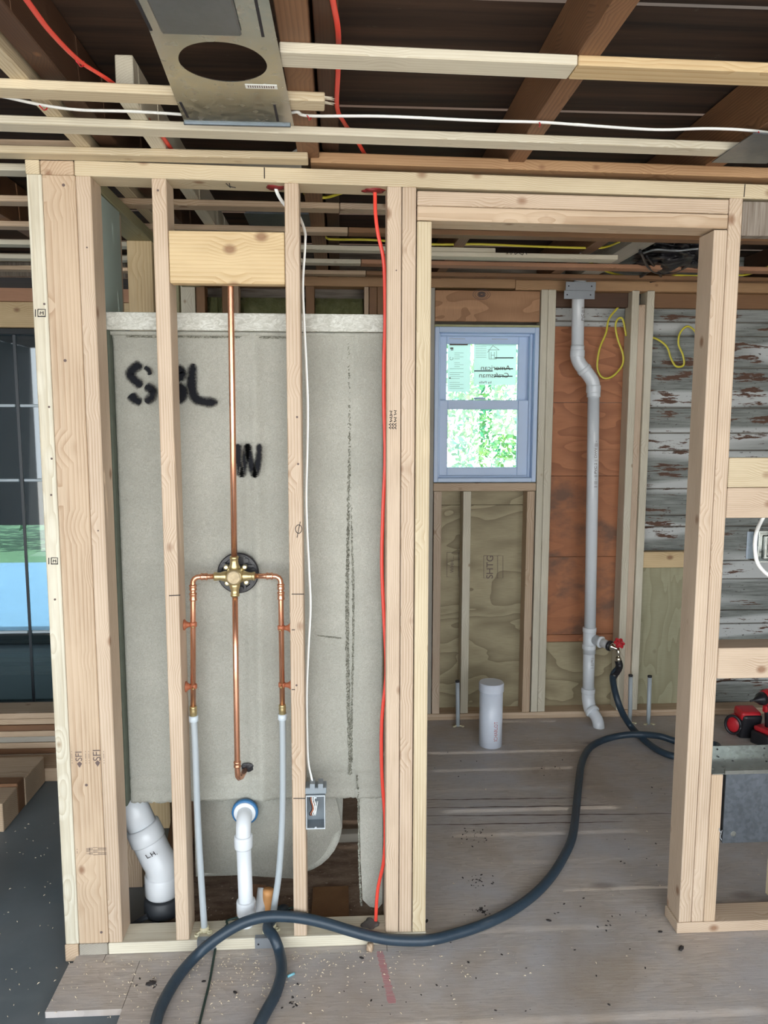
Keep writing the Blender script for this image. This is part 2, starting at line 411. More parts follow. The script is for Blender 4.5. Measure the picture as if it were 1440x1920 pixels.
# plywood floor with the opening under the shower, and beyond
bm = bmesh.new()
def slab(bm, x0, x1, y0, y1, z0=-.018, z1=0.0, g=.0008):
    box_bm(bm, x0+g, x1-g, y0+g, y1-g, z0, z1)
slab(bm, .13, 2.92, 1.378, 1.92); slab(bm, .13, 2.92, .172, 1.378); slab(bm, .13, 2.92, -.03, .172)
slab(bm, -.585, 2.92, -.62, -.03); slab(bm, -.69, .13, -.03, .09); slab(bm, -.585, 2.92, -3.2, -.62)
slab(bm, -.775, -.69, -.03, .012); slab(bm, -.785, -.585, -.215, -.03)
struct(mk('floor', bm, M['floor']))
struct(mk('floor', B(-3.6, -.58, -3.2, 2.0, -.05, -.019), M['greyfloor']))
struct(mk('floor', B(-.70, .14, .085, 1.9, -.14, -.035), M['dirt']))
bm = B(-.58, 2.92, -3.2, .08, -.05, -.0185); box_bm(bm, .145, 2.92, .08, 1.92, -.05, -.0185); struct(mk('floor', bm, M['darkwall']))
bm = bmesh.new(); y = -3.2; k = 0
while y < 2.0:
    box_bm(bm, -3.6, 3.0, y+.002, y+.178, 2.375+(k % 3)*.002, 2.4); y += .18; k += 1
struct(mk('ceiling', bm, M['sheath']))
# back wall: painted siding boards around the window opening
bm = bmesh.new(); z = -.02; random.seed(3)
hs = [.165, .12, .20, .075, .17, .10, .185, .06, .14, .20, .09, .13, .205, .16, .07, .19, .15, .22]
for i, h in enumerate(hs):
    for (xa, xb) in ((1.0, 2.95),):
        box_bm(bm, xa, xb, 1.806+random.uniform(0, .003), 1.825, z+.0025, z+h-.0025, bev=.004)
    z += h
    if z > 2.42: break
struct(mk('wall_back', bm, M['siding']))
bm = bmesh.new()
for a in ((-.85, .462, -.03, 2.375), (.985, 1.05, -.03, 2.375), (.462, .985, -.03, 1.235), (.462, .985, 2.005, 2.375), (1.05, 2.95, -.03, 2.375)):
    box_bm(bm, a[0], a[1], 1.826, 1.86, a[2], a[3])
struct(mk('wall_back', bm, M['weathered']))
bm = B(2.9, 2.95, -3.2, 1.83, -.03, 2.375)
struct(mk('wall_right', bm, M['weathered']))  # unseen wall, closed full length to block sun and sideways light
# left outside wall: piers and a beam over the glass door
bm = B(-3.65, -3.6, -3.2, 2.06, -.05, 2.375); struct(mk('wall_left', bm, M['darkwall']))  # unseen side wall closed against sideways light, dark for the door's reflection
bm = B(-3.6, -2.55, 2.0, 2.06, -.05, 2.375); box_bm(bm, -.86, -.66, 1.87, 2.06, -.05, 2.375); struct(mk('wall_back', bm, M['darkwall']))
# outdoors
struct(mk('ground', B(-14, 16, 2.07, 30, -.45, -.4), M['grass']))
struct(mk('ground', B(-14, 16, -20, -3.25, -.45, -.4), plain('concrete', (.36, .35, .34), .9, nz=.2, sc=2)))
struct(mk('floor', B(-7, -.9, 2.08, 4.5, -.4, -.37), M['darkwall']))

# ---------------------------------------------------------------- window
wx0, wx1, wz0, wz1 = .464, .982, 1.24, 2.004
win = struct(bpy.data.objects.new('window_1', None)); C.objects.link(win); win.location = ((wx0+wx1)/2, 1.76, wz0)
def frame_bm(x0, x1, z0, z1, y0, y1, l, r, b, t, bev=.003):
    bm = B(x0, x0+l, y0, y1, z0, z1, bev=bev); box_bm(bm, x1-r, x1, y0, y1, z0, z1, bev=bev)
    box_bm(bm, x0+l-.001, x1-r+.001, y0+.0005, y1-.0005, z0, z0+b, bev=bev); box_bm(bm, x0+l-.001, x1-r+.001, y0+.0005, y1-.0005, z1-t, z1, bev=bev); return bm
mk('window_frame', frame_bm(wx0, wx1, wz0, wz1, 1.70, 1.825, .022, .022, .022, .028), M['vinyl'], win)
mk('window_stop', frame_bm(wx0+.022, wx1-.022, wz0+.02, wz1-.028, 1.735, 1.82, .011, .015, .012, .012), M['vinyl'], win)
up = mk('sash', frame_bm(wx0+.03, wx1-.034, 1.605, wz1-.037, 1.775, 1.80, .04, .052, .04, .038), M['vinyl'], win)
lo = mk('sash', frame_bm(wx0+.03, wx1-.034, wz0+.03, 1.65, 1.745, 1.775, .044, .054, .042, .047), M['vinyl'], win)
mk('window_pane', B(wx0+.06, wx1-.08, 1.786, 1.789, 1.63, wz1-.06), M['glass'], up)
mk('window_pane', B(wx0+.06, wx1-.08, 1.758, 1.761, wz0+.06, 1.62), M['glass'], lo)
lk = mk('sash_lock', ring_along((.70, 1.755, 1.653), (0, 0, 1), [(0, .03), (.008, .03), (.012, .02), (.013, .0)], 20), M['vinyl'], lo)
bm = bmesh.new(); 
for xa in (.585, .80): box_bm(bm, xa-.04, xa+.04, 1.7725, 1.776, 1.952, 1.955)
mk('vent_slot', bm, M['steel'], up)
mk('foam_seal', frame_bm(wx0-.004, wx1+.006, wz0-.002, wz1+.012, 1.72, 1.78, .004, .006, .002, .012, bev=0), M['foam'], win)
# stickers on the upper pane, written to be read from outside
ys = 1.7842
def st(x, z): p = at(x, z, Y=ys); return p.x, p.z
x0, z1 = st(889, 641); x1, z0 = st(967, 722)
sR = tag(mk('window_sticker', B(x0, x1, ys, ys+.001, z0, z1), M['paper']), 'larger pale window sticker with mirrored lettering and a small house drawing', 'sticker', 'paper stickers on the window')
x0, z1 = st(840, 641); x1, z0 = st(881, 735)
sL = tag(mk('window_sticker', B(x0, x1, ys, ys+.001, z0, z1), M['paper']), 'narrow pale window sticker crowded with tiny print, left side of the upper pane', 'sticker', 'paper stickers on the window')
def wtext(s, px, py, size, root, sx=1, mat='ink'):
    p = at(px, py, Y=ys-.0006); text('lettering', s, size, M[mat], root, p, (-1, 0, 0), (0, 0, 1), sx=sx)
wtext('American', 929, 690, .034, sR, 1.15, 'stamp'); wtext('Craftsman', 926, 704, .034, sR, 1.08, 'stamp'); wtext('by Pella', 910, 717, .016, sR, 1.3, 'stamp')
def wbar(bm, xa, ya, xb, yb, th=.004):
    p, q = at(xa, ya, Y=ys-.0007), at(xb, yb, Y=ys-.0007); tube_bm(bm, [p, q], .0004, seg=4, ry=th, up=(0, 0, 1))
for a in ((928, 671, 963, 671), (927, 691.5, 962, 691.5), (889, 695.5, 924, 695.5), (926, 705.5, 961, 705.5)):
    bm = bmesh.new(); wbar(bm, *a, th=.0025); mk('printed_bar', bm, M['ink'], sR)
bm = bmesh.new()
for a in ((914, 661, 924, 648), (924, 648, 936, 656), (936, 656, 915, 656), (917, 658, 917, 673), (931, 658, 931, 673), (921, 660, 921, 673), (927, 660, 927, 673), (921, 666, 927, 666), (917, 673, 931, 673)): wbar(bm, *a, th=.0009)
for k in range(7):
    wbar(bm, 892, 650+k*3.4, 912, 650+k*3.4, th=.0005)
mk('house_drawing', bm, M['stamp'], sR)
bm = bmesh.new(); wbar(bm, 843, 646, 877, 646, th=.004); wbar(bm, 844, 653, 850, 653, th=.004); wbar(bm, 845, 656, 850, 656, th=.002)
tube_bm(bm, [at(846.5+3*math.cos(a), 672+3*math.sin(a), Y=ys-.0007) for a in [k*.6 for k in range(-1, 8)]], .001, seg=4); wbar(bm, 842, 709, 845, 709, th=.003)
for k in range(20):
    if k % 5: wbar(bm, 852 if k < 9 else 843, 658+k*3.7, 862+(k*7 % 14), 658+k*3.7, th=.0006)
mk('small_print', bm, M['stamp'], sL)

# ================================================================ FRONT STUD WALL
def ptop(x): return 2.1655 - .0145*x      # the top plate sags slightly to the right
def stud(x0, x1, mat, label, ztop=None, y0=0.0, y1=.089, z0=bpl, name='wall_stud', group=None):
    return board(name, x0, x1, y0, y1, z0, ptop((x0+x1)/2) if ztop is None else ztop, M[mat], label, 'stud', group)
G1 = 'studs of the front wall'
s_end = stud(-.804, -.766, 'pale', 'whitish end stud at the left corner of the wall with black ink squares', group=G1)
s_flat = stud(-.765, -.681, 'tan', 'wide tan stud turned flat in the left corner, logo stamps low down', group=G1, y1=.038)
s_c = stud(-.680, -.642, 'fir', 'tan stud just right of the wide flat corner stud, big knot at mid height', group=G1)
s_2 = stud(-.487, -.449, 'fir', 'pinkish stud left of the copper pipes, black line drawn across it', group=G1)
s_4 = stud(-.144, -.106, 'fir', 'pinkish stud right of the copper pipes carrying the grey outlet box', group=G1)
s_p1 = stud(.127, .165, 'fir', 'pinkish stud beside the red cable, with pencilled marks on its right edge', group=G1)
s_p2 = stud(.167, .204, 'fir', 'full-height pinkish stud sandwiched in the post left of the doorway', group=G1)
s_j = stud(.207, .246, 'pine', 'paler shorter jack stud forming the left side of the doorway', ztop=2.076, group=G1)
s_t = stud(1.019, 1.057, 'fir', 'jack stud forming the right side of the doorway under the header', ztop=2.066, group=G1)
s_k = stud(1.0585, 1.0955, 'fir', 'full-height king stud right of the doorway beside the horizontal blocks', group=G1)
s_s = board('cripple_stud', 1.097, 1.132, .0, .089, bpl, .505, M['tan'], 'short brownish stud under the sheet metal box right of the doorway', 'stud')
xr_ = at(1436, 1650, Y=.129).x; s_r = board('cripple_stud', xr_, xr_+.038, .04, .129, .0365, .34, M['pine'], 'short pale stud at the right photo edge under the sheet metal box', 'stud')
# plates
beam('top_plate', (-.682, .0445, ptop(-.682)+.019), (2.0, .0445, ptop(2.0)+.019), .089, .038, M['pine'], 'long pale top plate running across the whole stud wall', 'wall plate')
board('plate_end_block', -.768, -.684, 0, .089, ptop(-.72)+.0005, ptop(-.72)+.036, M['tan'], 'end-grain block over the wide flat corner stud', 'wood block')
board('plate_end_block', -.806, -.770, 0, .089, ptop(-.79)+.0005, ptop(-.79)+.036, M['pine'], 'small end-grain block topping the left-most whitish stud', 'wood block')
b1 = board('bottom_plate', -.682, .248, -.002, .087, .001, bpl-.0005, M['pale'], 'pale bottom plate under the shower bay with two steel plates on its edge', 'wall plate')
board('bottom_plate', 1.013, 2.0, -.002, .087, .001, bpl-.0005, M['fir'], 'bottom plate right of the doorway under the sheet metal box', 'wall plate')
board('plate_end_block', -.765, -.684, -.002, .087, .001, bpl-.0005, M['grey'], 'grey bottom plate block under the wide flat corner stud', 'wood block')
board('plate_end_block', -.806, -.768, -.002, .087, -.017, bpl-.0005, M['tan'], 'small bottom block under the left-most whitish stud, resting on grey floor', 'wood block')
# header and blocks
beam('door_header', (.207, .0445, 2.135), (1.0565, .0445, 2.127), .089, .037, M['fir'], 'upper board of the doubled doorway header', 'header', 'two boards of the doorway header')
beam('door_header', (.207, .0445, 2.097), (1.0565, .0445, 2.088), .089, .037, M['tan'], 'lower board of the doubled doorway header, forming the top of the doorway', 'header', 'two boards of the doorway header')
board('blocking_board', -.4475, -.1455, .0, .038, 1.908, 2.042, M['yellow'], 'wide yellow pine block between two studs above the centre copper pipe', 'wood block')
board('blocking_board', 1.097, 1.7, .0, .038, 1.362, 1.445, M['pine'], 'upper of the paired blocks right of the doorway, strong looping grain', 'wood block', 'horizontal blocks right of the doorway')
board('blocking_board', 1.097, 1.7, .0, .038, 1.274, 1.3605, M['fir'], 'lower of the paired blocks right of the doorway, finely speckled', 'wood block', 'horizontal blocks right of the doorway')
board('blocking_board', 1.097, 1.7, .0, .089, .800, .892, M['fir'], 'pink block low between studs right of the doorway, above the power tools', 'wood block', 'horizontal blocks right of the doorway')
board('blocking_board', 1.097, 1.8, .0, .038, 2.052, 2.142, M['weathered'], 'weathered grey-brown header board right of the doorway under the top plate', 'header')

def shapes_nail(root, pts, y=-.0006, r=.0022, name='nail_hole'):
    for px, py in pts:
        p = at(px, py, Y=y); mk(name, ring_along(p, (0, -1, 0), [(0, r), (.0004, r), (.0006, r*.5)], 10), M['stamp'], root)
shapes_nail(s_flat, [(119, 347), (122, 676), (190, 1748), (162, 1472)], r=.004)
shapes_nail(s_c, [(163, 464), (184, 995)]); shapes_nail(s_2, [(296, 357)], r=.003)
shapes_nail(s_end, [(92, 763), (97, 860), (96, 928), (103, 1124), (83, 570)], r=.003)
shapes_nail(s_4, [(557, 782), (559, 870), (556, 1285)], r=.003)
shapes_nail(s_p1, [(743, 507), (735, 780)], r=.002)
# pen marks and stamps
def fl(pts, y=-.0006): return [at(px, py, Y=y) for px, py in pts]
marks('pen_line', [fl([(317, 1117), (338, 1116)])], s_2, M['ink'], .0013)
for q_ in ([(547, 1114), (570, 1114)], [(547, 1181), (553, 1181)], [(547, 1293), (553, 1293)], [(550, 1497), (572, 1497)]): marks('pen_line', [fl(q_)], s_4, M['ink'], .0012)
marks('pen_circle', [fl([(560+6*math.cos(a), 992+8*math.sin(a)) for a in [k*math.pi/8 for k in range(17)]]), fl([(563, 978), (557, 1008)])], s_4, M['ink'], .001)
seg = []
for (cx, cy) in ((733, 775), (741, 774), (733, 787), (741, 787)):
    seg.append(fl([(cx-2.5, cy-4), (cx+2, cy-4), (cx-.5, cy), (cx+2, cy+2), (cx-2.5, cy+4)]))
for cx in (731, 736, 741):
    for cy in (796, 802): seg.append(fl([(cx+2, cy-2), (cx-1.5, cy), (cx+2, cy+2)]))
marks('pencil_tally', seg, s_p1, M['ink'], .0013)
def squaremark(px, py, s, root):
    q = s*.85
    seg = [fl([(px-s, py-s), (px+s, py-s), (px+s, py+s), (px-s, py+s), (px-s, py-s)]), fl([(px-q*.5, py+q*.5), (px-q*.4, py-q*.5), (px, py), (px+q*.5, py-q*.5), (px+q*.5, py+q*.5)]), fl([(px-s, py+s*.9), (px+s, py+s*.9)]), fl([(px-s-4.5, py-s), (px-s-4.5, py+s)])]
    marks('ink_stamp', seg, root, M['ink'], .0012)
squaremark(78, 587, 7, s_end); squaremark(102, 1052, 6, s_end)
for (px, py, s_) in ((182, 1418, .030), (148, 1420, .026)):
    text('logo_stamp', 'SFI', s_, M['stamp'], s_flat, at(px, py-2, Y=-.0006), (0, 0, 1), (-1, 0, 0))
    p = at(px+1, py+12, Y=-.0006)
    bm = prism_bm([(p.x-.007, p.z), (p.x, p.z+.007), (p.x+.007, p.z), (p.x, p.z-.012)], -.0008, -.0004); mk('leaf_stamp', bm, M['stamp'], s_flat)
for px in (134, 160, 166, 194):
    text('small_stamp', '- - ---- -', .012, M['stamp'], s_flat, at(px, 1420, Y=-.0006), (0, 0, 1), (-1, 0, 0))
for i, (px, tx, sz) in enumerate(((195, 'SYP II', .013), (187, 'KD-HT 2', .013), (178, '| ||| |', .014), (170, 'S-P-F', .012), (165, '| ||||', .012), (144, '-- -', .012))):
    text('grade_stamp', tx if i not in (0, 1, 3) else '||| |||', sz, M['stamp'], s_flat, at(px, 1596, Y=-.0006), (0, 0, 1), (-1, 0, 0))
tpl = bpy.data.objects['top_plate']
marks('pen_line', [[Vector((x_, -.0006, ptop(x_)+.036)), Vector((x_, -.0006, ptop(x_)+.008))] for x_ in (-.195,)], tpl, M['ink'], .0013)
marks('pen_line', [[Vector((1.098, -.0006, ptop(1.1)+.036)), Vector((1.097, -.0006, ptop(1.1)+.003))]], tpl, M['ink'], .0011)
marks('pen_line', [[at(424, 344, Y=.02), at(432, 352, Y=.05)], [at(430, 343, Y=.02), at(431, 350, Y=.045), at(442, 352, Y=.05)]], tpl, M['ink'], .001)
marks('pen_line', [fl([(297, 1768), (297, 1783)])], b1, M['ink'], .001)
# red fire-stop caulk where the cables pass the plate
def blob(name, c, sx, sy, sz, mat, root=None, seed=0, n=3, amp=.3):
    bm = bmesh.new(); bmesh.ops.create_icosphere(bm, subdivisions=n, radius=1)
    rs = random.Random(seed); ph = [rs.uniform(0, 6) for _ in range(6)]
    for v in bm.verts:
        k = 1 + amp*(math.sin(v.co.x*4+ph[0])*math.sin(v.co.y*3.7+ph[1]) + .6*math.sin(v.co.z*7+ph[2])*math.cos(v.co.x*6+ph[3]))
        v.co = Vector((c[0]+v.co.x*sx*k, c[1]+v.co.y*sy*k, c[2]+v.co.z*sz*k))
    return mk(name, bm, mat, root, True)
fcz = lambda x: ptop(x)-.001
p = at(703, 360, Z=ptop(.1)); tag(blob('firestop_caulk', (.092, .04, fcz(.09)), .03, .022, .004, plain('dark red caulk', (.22, .02, .02), .4), None, 2), 'dark red caulk smeared around the red cable under the top plate', 'caulk')
tag(blob('firestop_caulk', (-.168, .045, fcz(-.17)), .026, .02, .004, bpy.data.materials['dark red caulk'], None, 5), 'dark red caulk smeared around the white cable under the top plate', 'caulk')

# steel protector plates over the bottom plate edge
for (xa, xb, lb) in ((-.426, -.372, 'small grey steel plate on the sill edge under the left plastic pipe'), (-.258, -.205, 'small grey steel plate on the sill edge under the right plastic pipe')):
    bm = B(xa, xb, -.0045, -.0025, .004, .036); box_bm(bm, xa, xb, -.0045, .012, .0355, .0372)
    r_ = tag(mk('nail_plate', bm, M['steel']), lb, 'metal plate', 'steel plates on the bottom plate')
    mk('nail_hole', ring_along((xa+.01, -.0045, .018), (0, -1, 0), [(0, .003), (.0005, .003), (.0006, .001)], 10), M['ink'], r_)

# ================================================================ CEILING JOISTS AND STRIPS
def joist(x0, x1, mat, label, y0=-2.9, y1=1.8, zb=2.231, zt=2.372, group='ceiling joists', name='ceiling_joist'):
    return board(name, x0, x1, y0, y1, zb, zt, M[mat], label, 'joist', group)
joist(-.662, -.624, 'pine', 'pale new joist at upper left, left of the red cable')
joist(-.615, -.565, 'dark', 'dark brown old joist beside the pale new one at upper left', zb=2.25)
joist(-.475, -.437, 'pale', 'pale short joist whose sawn end shows above the broken strip at upper left', y0=at(195, 101, Z=2.32).y, zt=2.32)
joist(-.107, -.052, 'old', 'orange-brown old joist behind the perforated metal sheet')
joist(-.045, -.0, 'dark', 'very dark joist beside the orange-brown one, red cable running along it', zb=2.262)
joist(.449, .493, 'old', 'brown old joist crossing above the long strips at top centre right')
joist(.985, 1.035, 'old', 'brown joist at the upper right corner of the photo')
joist(1.53, 1.57, 'old', 'brown joist beyond the right edge of the doorway, seen over the bathroom', y0=-.5)
joist(1.13, 1.22, 'grey', 'pale grey joist slanting above the bathroom next to the black plastic', y0=.55, zb=2.2315)
joist(-1.17, -1.13, 'old', 'brown joist over the left room, left of the corner')
joist(-1.72, -1.68, 'dark', 'dark joist over the glass door in the left room')
joist(2.05, 2.09, 'dark', 'dark joist over the far right end of the room', y0=-.5)
def strip(x0, x1, ya, yb, mat, label, wdt=.058, z0=H2, th=.0185, group='furring strips under the joists'):
    return beam('furring_strip', (x0, ya, z0+th/2), (x1, yb, z0+th/2), wdt, th, M[mat], label, 'wood strip', group)
strip(-.108, .447, -.594, -.576, 'pale', 'highest strip in the photo, left length ending at the metal sheet', .062)
strip(.449, 2.3, -.576, -.535, 'yellow', 'highest strip in the photo, right length with wavy yellow grain', .062)
sb = strip(-.735, -.03, -.415, -.385, 'pine', 'short strip with a splintered right end passing behind the metal sheet', .055)
strip(-1.9, 1.55, -.262, -.135, 'pale', 'long strip nailed across the whole width just above the stud wall, with a pen tick', .055)
strip(-1.9, -.08, -.03, -.022, 'pine', 'ragged-edged strip resting right above the left half of the top plate', .05)
board('ceiling_plate', -.075, 2.2, .0, .089, 2.205, 2.232, M['amber'], 'brown old board lying on the top plate over the doorway', 'board', dz=-.03)
board('ceiling_plate', -1.9, -.672, .0, .03, 2.231, 2.262, M['tan'], 'dull tan board behind the strips at upper left', 'board')
board('ceiling_plate', -.66, -.1, .04, .089, 2.206, 2.2305, M['grey'], 'greyish board on the top plate above the shower bay', 'board')
strip(1.0, 2.0, -.345, -.33, 'pale', 'pale strip end poking in at the right photo edge', .055)
ins = [
 (-2.4, .03, .175, .205, 'pine', 'pale strip over the left room, nearest behind the corner stud', -1.2),
 ]
strip(-2.6, -.72, .10, .12, 'pale', 'pale strip seen left of the corner stud, nearest of those over the left room')
strip(-1.9, -.0, .405, .44, 'tan', 'tan strip over the shower bay seen above the yellow block')
strip(.002, 2.6, .44, .50, 'fir', 'reddish strip right behind the doorway header, first inside the bathroom')
strip(-2.6, .03, .715, .75, 'tan', 'strip over the shower bay ending near the red cable, second behind the wall')
strip(.032, 1.75, .75, .79, 'brown', 'brown strip over the bathroom, second behind the wall', .06)
strip(-2.6, .62, 1.0, 1.045, 'pale', 'white strip over the shower bay, third behind the wall')
strip(.34, 1.12, 1.04, 1.06, 'pale', 'short white strip with a pen scribble hanging over the bathroom, free right end', .07, z0=2.2125-.019)
ws_ = [o for o in bpy.data.objects if o.get('label', '').startswith('short white strip with')][0]
marks('pen_scribble', [[at(px, py, Y=1.013) for px, py in [(950, 476), (955, 472), (958, 477), (963, 472), (966, 477), (972, 474), (980, 478), (984, 472), (988, 477)]]], ws_, M['ink'], .0015)
strip(-2.6, .09, 1.27, 1.295, 'pale', 'white strip over the shower bay, fourth behind the wall')
strip(.092, 2.7, 1.30, 1.37, 'red', 'reddish-brown strip passing behind the black plastic over the bathroom', .07)
strip(-2.6, .12, 1.52, 1.545, 'tan', 'tan strip over the shower bay, nearest the far wall')
strip(.122, 2.7, 1.55, 1.60, 'brown', 'brown strip over the bathroom, nearest the far wall', .06)
# splinters on the broken end of the short strip
bm = bmesh.new()
for k in range(6):
    y = -.41+k*.008; tube_bm(bm, [(-.032, y, 2.221+.002*(k % 3)), (-.032+random.uniform(.008, .03), y+.002, 2.222)], .002, seg=5, radii=[.0025, .0004])
sub(link('splinter', bm, M['pale']), sb)

# ================================================================ LEFT SIDE WALL (shower's long side)
board('wall_plate', -.748, -.661, .093, 1.69, 2.176, 2.212, M['olive'], 'shadowed plate running back along the left side of the shower', 'wall plate')
Gl = 'flat studs along the left side of the shower'
board('wall_stud', -.76, -.673, .352, .390, -.018, 2.1755, M['tan'], 'flat-turned stud on the left side of the shower, nearer one', 'stud', Gl)
board('wall_stud', -.748, -.661, .73, .768, -.018, 2.1755, M['yellow'], 'flat-turned yellow stud on the left side of the shower with two nails, middle one', 'stud', Gl)
board('wall_stud', -.748, -.661, 1.18, 1.218, -.018, 2.1755, M['olive'], 'flat-turned stud on the left side of the shower, farthest one', 'stud', Gl)
tag(mk('plastic_sheet', B(-.672, -.6645, .16, .345, 1.7, 2.1745, bev=.002), plain('pale green sheet', (.42, .52, .48), .5)), 'pale green plastic edge standing behind the corner stud above the shower', 'plastic sheet')

# ================================================================ BACK WALL FRAMING (bathroom)
YB, YE = 1.70, 1.789
Gb = 'studs of the far wall'
def bst(x0, x1, mat, label, z0=bpl, z1=2.188, y0=YB, y1=YE): return board('wall_stud', x0, x1, y0, y1, z0, z1, M[mat], label, 'stud', Gb)
board('wall_plate', -.86, .856, YB, YE, 2.1895, 2.235, M['amber'], 'brown top plate of the far wall behind shower and window, left length', 'wall plate')
board('wall_plate', .858, 2.8, YB, YE, 2.182, 2.2305, M['amber'], 'brown top plate of the far wall with the grey strap, right length', 'wall plate')
board('wall_plate', 1.061, 1.438, 1.745, YE, 2.11, 2.181, M['dark'], 'dark board under the top plate behind the vent pipe', 'board')
board('wall_plate', 1.556, 2.8, 1.745, YE, 2.11, 2.181, M['brown'], 'dark red-brown board under the top plate at far right', 'board')
bst(-.765, -.69, 'pale', 'pale far-wall stud showing above the shower rim next to the left stud', z1=2.1885)
bst(-.685, -.644, 'brown', 'brown far-wall stud above the shower rim, left one', z1=2.1885)
bst(-.563, -.524, 'brown', 'left half of the brown stud pair behind the centre copper pipe', z1=2.1885)
bst(-.522, -.484, 'tan', 'right half of the brown stud pair behind the centre copper pipe', z1=2.1885)
bst(-.164, -.122, 'brown', 'brown far-wall stud seen just right of the white cable', z1=2.1885)
bst(.118, .14, 'tan', 'thin tan far-wall stud edge left of the red cable', z1=2.1885)
bst(.143, .18, 'brown', 'brown far-wall stud seen behind the red cable', z1=2.1885)
bst(.182, .219, 'brown', 'brown far-wall stud hard against the left side of the doorway post', z1=2.1885)
for (a, b, lb) in ((-.643, -.564, 'narrow strip of green insulation above the shower rim, left one'), (-.483, -.165, 'wide green insulation batt above the shower rim behind the yellow block'), (-.121, .117, 'green insulation batt above the shower rim between white and red cables')):
    bm = bmesh.new(); n = 14
    for i in range(n+1):
        for j in range(n+1): bm.verts.new((a+.001+(b-a-.002)*i/n, 1.735+.012*math.sin(i*1.3+a*9)*math.sin(j*1.1)+random.uniform(-.003, .003)+(.02 if i in (0, n) or j == n else 0), .05+2.09*j/n))
    bm.verts.ensure_lookup_table()
    for i in range(n):
        for j in range(n): bm.faces.new([bm.verts[q] for q in (i*(n+1)+j, (i+1)*(n+1)+j, (i+1)*(n+1)+j+1, i*(n+1)+j+1)])
    r_ = bmesh.ops.extrude_face_region(bm, geom=bm.faces[:])
    for v in r_['geom']:
        if isinstance(v, bmesh.types.BMVert): v.co.y = 1.789
    tag(mk('insulation_batt', bm, M['batt'], None, True), lb, 'insulation', 'insulation batts of the far wall')
board('wall_stud', .4215, .4625, YB, YE, bpl, 2.188, M['grey'], 'grey far-wall stud left of the window, touching the doorway edge', 'stud', Gb)
bst(.4665, .506, 'fir', 'cripple stud under the left end of the window sill', z1=1.1945)
bst(.615, .655, 'pale', 'pale cripple stud standing under the window sill next to the capped pipe', z1=1.1945)
bst(.940, .979, 'tan', 'cripple stud under the right end of the window sill, its dark side showing', z1=1.1945)
bst(.9865, 1.020, 'pale', 'left of the two pale studs right of the window')
bst(1.0215, 1.060, 'pale', 'right of the two pale studs right of the window, next to the vent pipe')
bst(1.440, 1.477, 'pale', 'left stud of the group of three right of the vent pipe')
board('wall_stud', 1.479, 1.514, YB+.012, YE, bpl, 2.12, M['fir'], 'shorter pink middle stud of the group of three right of the vent pipe', 'stud', Gb)
bst(1.516, 1.554, 'pale', 'right stud of the group of three right of the vent pipe')
bst(2.52, 2.56, 'tan', 'far-wall stud out beyond the power tools')
board('window_sill_board', .463, .983, YB-.002, YE, 1.196, 1.2365, M['tan'], 'tan sill board directly beneath the window', 'sill board')
board('window_header', .4645, .981, YB+.004, YB+.02, 2.03, 2.178, M['ply_header'], 'brown plywood header board with a big knot above the window', 'header')
hd = bpy.data.objects['window_header']
p = at(903, 552, Y=YB+.003)
for r_, yy in ((.026, .0012), (.016, .0002), (.009, -.0008)):
    pass
kb = bmesh.new()
for r_ in (.034, .026, .018, .010):
    tube_bm(kb, [p + Vector((r_*1.25*math.cos(a), .001, r_*.72*math.sin(a))) for a in [k*math.pi/12 for k in range(25)]], .0012 if r_ > .012 else .006, seg=5)
mk('wood_knot', kb, M['stamp'], hd, True)
board('bottom_plate', .42, 2.8, YB-.002, YE, .001, bpl-.0005, M['tan'], 'bottom plate of the far bathroom wall', 'wall plate')
board('blocking_board', 1.5555, 1.92, YB+.03, YE-.01, .79, .873, M['yellow'], 'pale block between far-wall studs seen at the right of the doorway', 'wood block')
# sheathing panels
def sheet(name, x0, x1, z0, z1, mat, label, y0=1.7905, th=.013, cat='plywood sheet', grp='sheathing pieces of the far wall'):
    bm = B(-(x1-x0)/2, (x1-x0)/2, -th/2, th/2, -(z1-z0)/2, (z1-z0)/2, bev=.001)
    return tag(link(name, bm, M[mat], None, False, Matrix.Translation(((x0+x1)/2, y0+th/2, (z0+z1)/2))), label, cat, grp)
a1, a2 = 1.062, 1.47
sheet('plywood_sheet', a1, a2, 1.641, 2.02, 'ply_orange', 'orange grained plywood panel behind the vent pipe offset, topmost')
sheet('plywood_sheet', a1, a2, 1.265, 1.639, 'ply_orange', 'orange grained plywood panel behind the vent pipe, second from the top')
sheet('plywood_sheet', a1, a2, .842, 1.263, 'ply_stained', 'dark-stained orange panel behind the vent pipe, third from the top')
sheet('plywood_sheet', a1, a2, .424, .840, 'ply_stained', 'dark-stained orange panel behind the vent pipe, just above the tee')
sheet('plywood_strip', a1, a2, .384, .422, 'ply_orange', 'thin orange strip behind the pipe tee')
sheet('plywood_sheet', a1, a2, .0, .382, 'ply_green', 'olive wavy-grained plywood behind the bottom of the vent pipe')
sheet('plywood_sheet', .44, 1.055, .0, 1.115, 'ply_green', 'large olive wavy-grained plywood sheet below the window, stamped')
pl2 = sheet('plywood_strip', .44, 1.055, 1.117, 1.235, 'ply_green', 'narrow plywood strip right below the window sill board')
sheet('plywood_sheet', 1.515, 1.96, .0, .86, 'ply_olive', 'pale olive knotty plywood at lower right of the bathroom')
psh = [o for o in bpy.data.objects if o.get('label', '').startswith('large olive')][0]
yy = 1.7898
for (bx0, bx1, by0, by1) in ((907, 933, 1042, 1084), (933, 943, 1042, 1084), (838, 860, 1036, 1082)):
    marks('stamp_box', [[at(bx0, by0, Y=yy), at(bx1, by0, Y=yy), at(bx1, by1, Y=yy), at(bx0, by1, Y=yy), at(bx0, by0, Y=yy)]], psh, M['stamp'], .0012)
